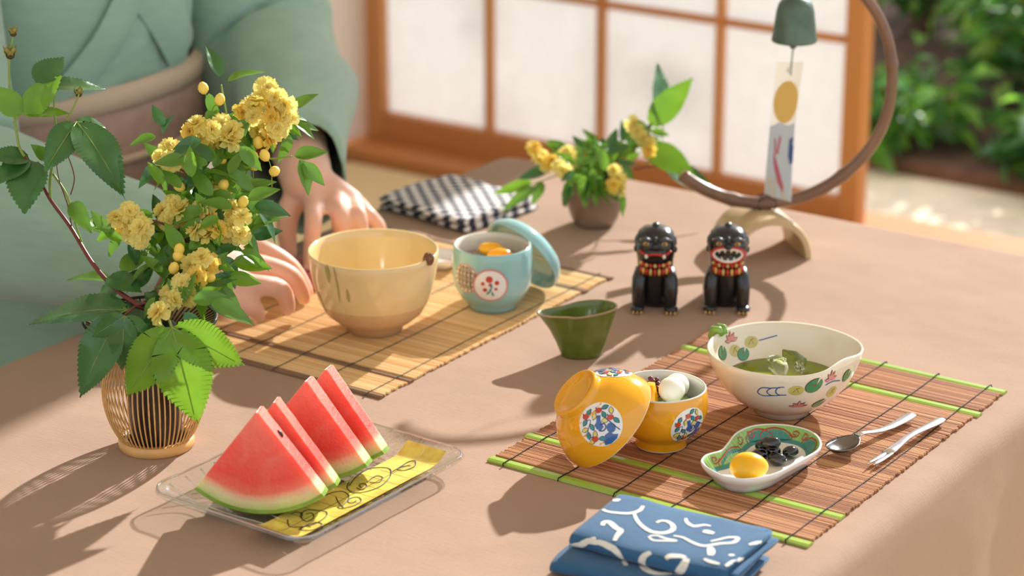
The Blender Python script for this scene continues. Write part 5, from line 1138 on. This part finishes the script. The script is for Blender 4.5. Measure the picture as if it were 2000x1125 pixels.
# kimono
def ring(c, rx, ry, n=40, p=1.0): return [V((c[0]+rx*(abs(cos(a))**p)*(1 if cos(a) > 0 else -1), c[1]+ry*(abs(sin(a))**p)*(1 if sin(a) > 0 else -1), c[2])) for a in (2*PI*k/n for k in range(n))]
kb = MB(); loops = []
for z, cx, rx, ry in ((.30,-.80,.165,.185),(.36,-.79,.160,.178),(.44,-.785,.152,.168),(.50,-.785,.155,.170),(.56,-.79,.160,.178),(.64,-.795,.158,.188),(.72,-.80,.145,.198),(.78,-.805,.120,.200),(.815,-.81,.095,.165),(.835,-.815,.075,.10),(.85,-.82,.068,.075)):
    lp = ring((cx, .305, z), rx, ry, 56, .92); lp = [q+V((cos(i/56*2*PI), sin(i/56*2*PI), 0))*(.0045*sin(z*60+i*.9)+.005*noise.noise(q*14)) for i, q in enumerate(lp)]; loops.append([q-pl for q in lp])
kb.loft(loops, cap=False); kb.build('kimono_body', M_kim, person)
# lap and skirt
sk = MB(); loops = []
for z, cx, rx, ry in ((.004,-.79,.295,.30),(.05,-.79,.292,.295),(.10,-.79,.288,.285),(.16,-.79,.275,.27),(.21,-.785,.255,.245),(.25,-.775,.235,.215),(.285,-.785,.195,.195),(.32,-.79,.172,.182)):
    loops.append([q-pl+V((cos(i/56*2*PI), sin(i/56*2*PI), 0))*.006*sin(i*1.7+z*30) for i, q in enumerate(ring((cx, .305, z), rx, ry, 56, .8))])
sk.loft(loops); sk.build('kimono_skirt', M_kim, person)
# overlapping front panels and collar
def torso_pt(y, z, out=0.0):                     # front surface of the chest
    t = max(-1, min(1, (y-.305)/.185)); zz = [(.44,-.785,.152),(.56,-.79,.160),(.64,-.795,.158),(.72,-.80,.145),(.80,-.808,.11)]
    for a, b in zip(zz, zz[1:]):
        if z <= b[0]: f = (z-a[0])/(b[0]-a[0]); cx, rx = a[1]+(b[1]-a[1])*f, a[2]+(b[2]-a[2])*f; break
    else: cx, rx = zz[-1][1:]
    return V((cx+rx*math.sqrt(max(.02, 1-t*t*.95))+out, y, z))-pl
def panel(name, pts, wd, th, m):
    mb = MB(); rows = []
    for i, (y, z) in enumerate(spl(pts, 8)):
        a = torso_pt(y, z, .004); rows.append([torso_pt(y+wd*k, z+wd*.35*k, .006+th*(1-k*k)) for k in (-1,-.6,-.2,.2,.6,1)])
    mb.grid(rows); mb.build(name, m, person, fix=False)
panel('collar', [(.395,.80),(.35,.70),(.29,.60),(.20,.50)], .034, .004, M_kim); panel('collar', [(.215,.80),(.255,.71),(.31,.62),(.38,.52)], .034, .006, M_kim); panel('under_collar', [(.245,.81),(.275,.76),(.305,.715)], .012, .012, M_obi2)
# obi
ob = MB(); loops = []
for z, r in ((.368,0),(.372,.006),(.41,.009),(.45,.009),(.476,.007),(.482,.0)):
    cx = -.787; loops.append([q-pl for q in ring((cx, .305, z), .158+r, .176+r, 56, .9)])
ob.loft(loops, cap=False); ob.build('obi', M_obi, person)
ob2 = MB(); loops = []
for z, r in ((.470,.006),(.474,.0105),(.490,.0105),(.496,.0)): loops.append([q-pl+V((0,0,.010*sin(2*PI*i/56*1+1.2))) for i, q in enumerate(ring((-.787, .305, z), .158+r, .176+r, 56, .9))])
ob2.loft(loops, cap=False); ob2.build('obi_scarf', M_obi2, person)
oc = MB(); oc.tube([q-pl for q in ring((-.787, .305, .425), .170, .188, 56, .9)], .005, 8, closed=True); oc.build('obi_cord', M_obi2, person)
bk = MB(); bk.box(V((-.985,.305,.50))-pl, (.08,.24,.20)); bk.build('obi_bow', M_obi, person, bevel=.02)
# sleeves
def sleeve(path, name):
    mb = MB(); loops = []; q = spl([(*p, a, b, c) for p, a, b, c in path], 5)
    for i, s in enumerate(q):
        p = V(s[:3]); p0, p1 = V(q[max(i-1,0)][:3]), V(q[min(i+1,len(q)-1)][:3]); t = (p1-p0).normalized(); up = V((0,0,1)); sd = t.cross(up).normalized(); u2 = sd.cross(t); lp = []
        for k in range(28):
            a = 2*PI*k/28; h = s[4] if sin(a) < 0 else s[5]; w_ = s[3]*(1+.10*sin(a*3+i*.5)); lp.append(p-pl+sd*(w_*cos(a))+u2*(h*sin(a))+V((0,0,.004*noise.noise(V((i*.4, a*2, 1))))))
        loops.append(lp)
    mb.loft(loops, cap=False); o = mb.build(name, M_kim, person)
    md = o.modifiers.new('thick', 'SOLIDIFY'); md.thickness = .003; return o
sleeve([((-.81,.37,.800),.060,.070,.040), ((-.80,.44,.775),.085,.085,.075), ((-.755,.51,.66),.086,.11,.092), (V(elL)+V((.005,.005,.0)),.086,.16,.095), ((-.580,.480,.465),.076,.16,.080), ((-.515,.425,.462),.064,.088,.064), (wL+V((-.026,.020,.006)),.050,.074,.050)], 'sleeve')
sleeve([((-.81,.24,.800),.060,.070,.040), ((-.80,.17,.775),.085,.085,.075), ((-.755,.08,.66),.092,.10,.095), (V(elR)+V((.005,-.010,.0)),.098,.13,.095), ((-.565,.0,.455),.085,.10,.075), (wR+V((-.085,-.020,.030)),.060,.066,.056), (wR+V((-.035,-.005,.012)),.044,.048,.044)], 'sleeve')
# red silk pouch between the hands
p0, p1 = W(586, 512, .006), W(606, 566, .004); rp = thing('silk_pouch', 'small red patterned silk pouch under the fingers', 'pouch', (p0+p1)/2-V((0,0,(p0+p1).z/2-TZ-MZ)))
ax_ = (p1-p0).normalized(); mb = MB(); mb.ball((0,0,.0055), ((p1-p0).length*.62, .016, .0053), 22, 12, Matrix.Rotation(math.atan2(ax_.y, ax_.x), 3, 'Z')); mb.build('pouch_body', mat('red_silk', srgb(176,30,36), .45, var=.35, vscale=90, sheen=.4), rp)
mb = MB(); mb.tube([V((cos(t)*.016, sin(t)*.010, .0105)) for t in (2*PI*k/20 for k in range(20))], .0008, 6, closed=True); mb.build('pouch_cord', mat('dark_cord', srgb(60,24,26), .6), rp)
# ================================================================ GARDEN
M_gl = [mat('shrub_leaf_%d' % i, srgb(*c), .35, coat=.3, thin=.6, var=.25, vscale=8) for i, c in enumerate([(96,150,56),(134,186,64),(74,124,58),(160,200,90)])]
M_bark = mat('bark', srgb(112,84,66), .8, var=.3, vscale=30)
struct(MB().box((-.1, 3.4, -.055), (3.4, 2.5, .05)).build('planting_bed', mat('dark_soil', srgb(92,66,52), .95, var=.35, vscale=22, bump=.8, bscale=60), smooth=False, bevel=.015))
def shrub(name, label, x, y, r, h, n, lsize, cols, seed, stems=6, low=.15, droop=.5):
    rg = random.Random(seed); root = thing(name, label, 'shrub', (x, y, -.06)); tips = []
    for k in range(stems):
        a = 2*PI*k/stems+rg.uniform(-.3,.3); q = r*rg.uniform(.3,.8); top = V((q*cos(a), q*sin(a), h*rg.uniform(.55,.95))); tips.append(top)
        MB().tube(spl([(0.02*cos(a),.02*sin(a),0), (q*.35*cos(a), q*.35*sin(a), h*.4), tuple(top)], 4), [.008-.0006*i for i in range(9)], 6).build('stem', M_bark, root)
    for ci, m in enumerate(cols):
        mb = MB()
        for _ in range(n//len(cols)):
            t = rg.choice(tips); b = t*rg.uniform(.35,1.05)+V((rg.gauss(0,.38*r), rg.gauss(0,.38*r), rg.gauss(0,.12*h)))
            hr_ = math.hypot(b.x, b.y)
            if hr_ > .80*r: b.x *= .80*r/hr_*math.sqrt(rg.random()); b.y *= .80*r/hr_*math.sqrt(rg.random())
            b.z = min(b.z, h)
            if b.z < low*h: b.z = low*h+rg.uniform(0,.2*h)
            d = V((b.x+rg.gauss(0,.1), b.y+rg.gauss(0,.1), rg.uniform(-droop,.3)*r)).normalized(); L = lsize*rg.uniform(.6,1.3); L = min(L, max(.03, 1.12*r-math.hypot(b.x, b.y))); s_ = d.cross(V((rg.gauss(0,.6), rg.gauss(0,.6), 1))).normalized()*L*.24; nn = s_.cross(d).normalized()*L*.10
            mb.add([b, b+d*L*.45+s_+nn, b+d*L-nn*1.5, b+d*L*.45-s_+nn, b+d*L*.5], [(0,1,4),(1,2,4),(2,3,4),(3,0,4)])
        o = mb.build('foliage', m, root, smooth=False, fix=False); o['kind'] = 'stuff'
    return root
rgx = random.Random(3); labs = ['dense dark green shrub at the edge of the sand', 'bright lime green shrub catching the sun in the garden', 'tall mixed green shrub behind the garden edge', 'loose arching shrub with long drooping leaves', 'low dark shrub beside the shoji post', 'broad leaved light green shrub in the garden bed', 'ragged green shrub with brown stems showing', 'feathery yellow green shrub behind the others', 'small round shrub in the middle of the bed','deep green shrub at the far end of the bed', 'tall upright shrub at the back beside the shoji end', 'tall leafy shrub at the back of the planted bed', 'tall yellow green shrub at the back of the bed', 'tall shrub at the back corner of the bed']
spots = [(-.66,2.26,.185,.17),(-.28,2.24,.185,.16),(.10,2.26,.185,.17),(-.50,2.61,.205,.34),(-.08,2.61,.205,.34),(.34,2.61,.205,.34),(-.96,3.04,.215,.50),(-.52,3.10,.215,.58),(-.08,3.10,.215,.58),(.36,3.12,.215,.56),(-.74,3.58,.22,.80),(-.29,3.60,.22,.80),(.16,3.60,.22,.80),(.61,3.58,.22,.78)]
for i, (x, y, r, h) in enumerate(spots): shrub('garden_shrub', labs[i], x, y, r, h, 600 if i > 2 else 300, (.065, .08, .10)[i % 3] if i > 2 else .07, [M_gl[i % 4], M_gl[(i+1) % 4], M_gl[2]], i, low=.2 if i > 2 else .3)
shrub('garden_tree', 'young leafy tree growing beyond the paper screen', -1.30, 6.2, .55, 3.0, 420, .12, [M_gl[0], M_gl[2]], 77, 6, .5); shrub('garden_tree', 'slender pale green tree far behind the paper screen', -3.1, 6.6, .5, 3.1, 420, .12, [M_gl[1], M_gl[2]], 78, 6, .5)
for i, (x, y, lab) in enumerate(((-.73,2.84,'slim young shrub squeezed between the garden shrubs by the shoji post'),(-.29,2.86,'slim bright shrub squeezed between two rows of garden shrubs'),(.13,2.86,'slim dark shrub squeezed between two rows of garden shrubs'))): shrub('garden_shrub', lab, x, y, .10, .52, 320, .07, [M_gl[(1, 3, 0)[i]], M_gl[(0, 1, 2)[i]]], 90+i, 4, .12)
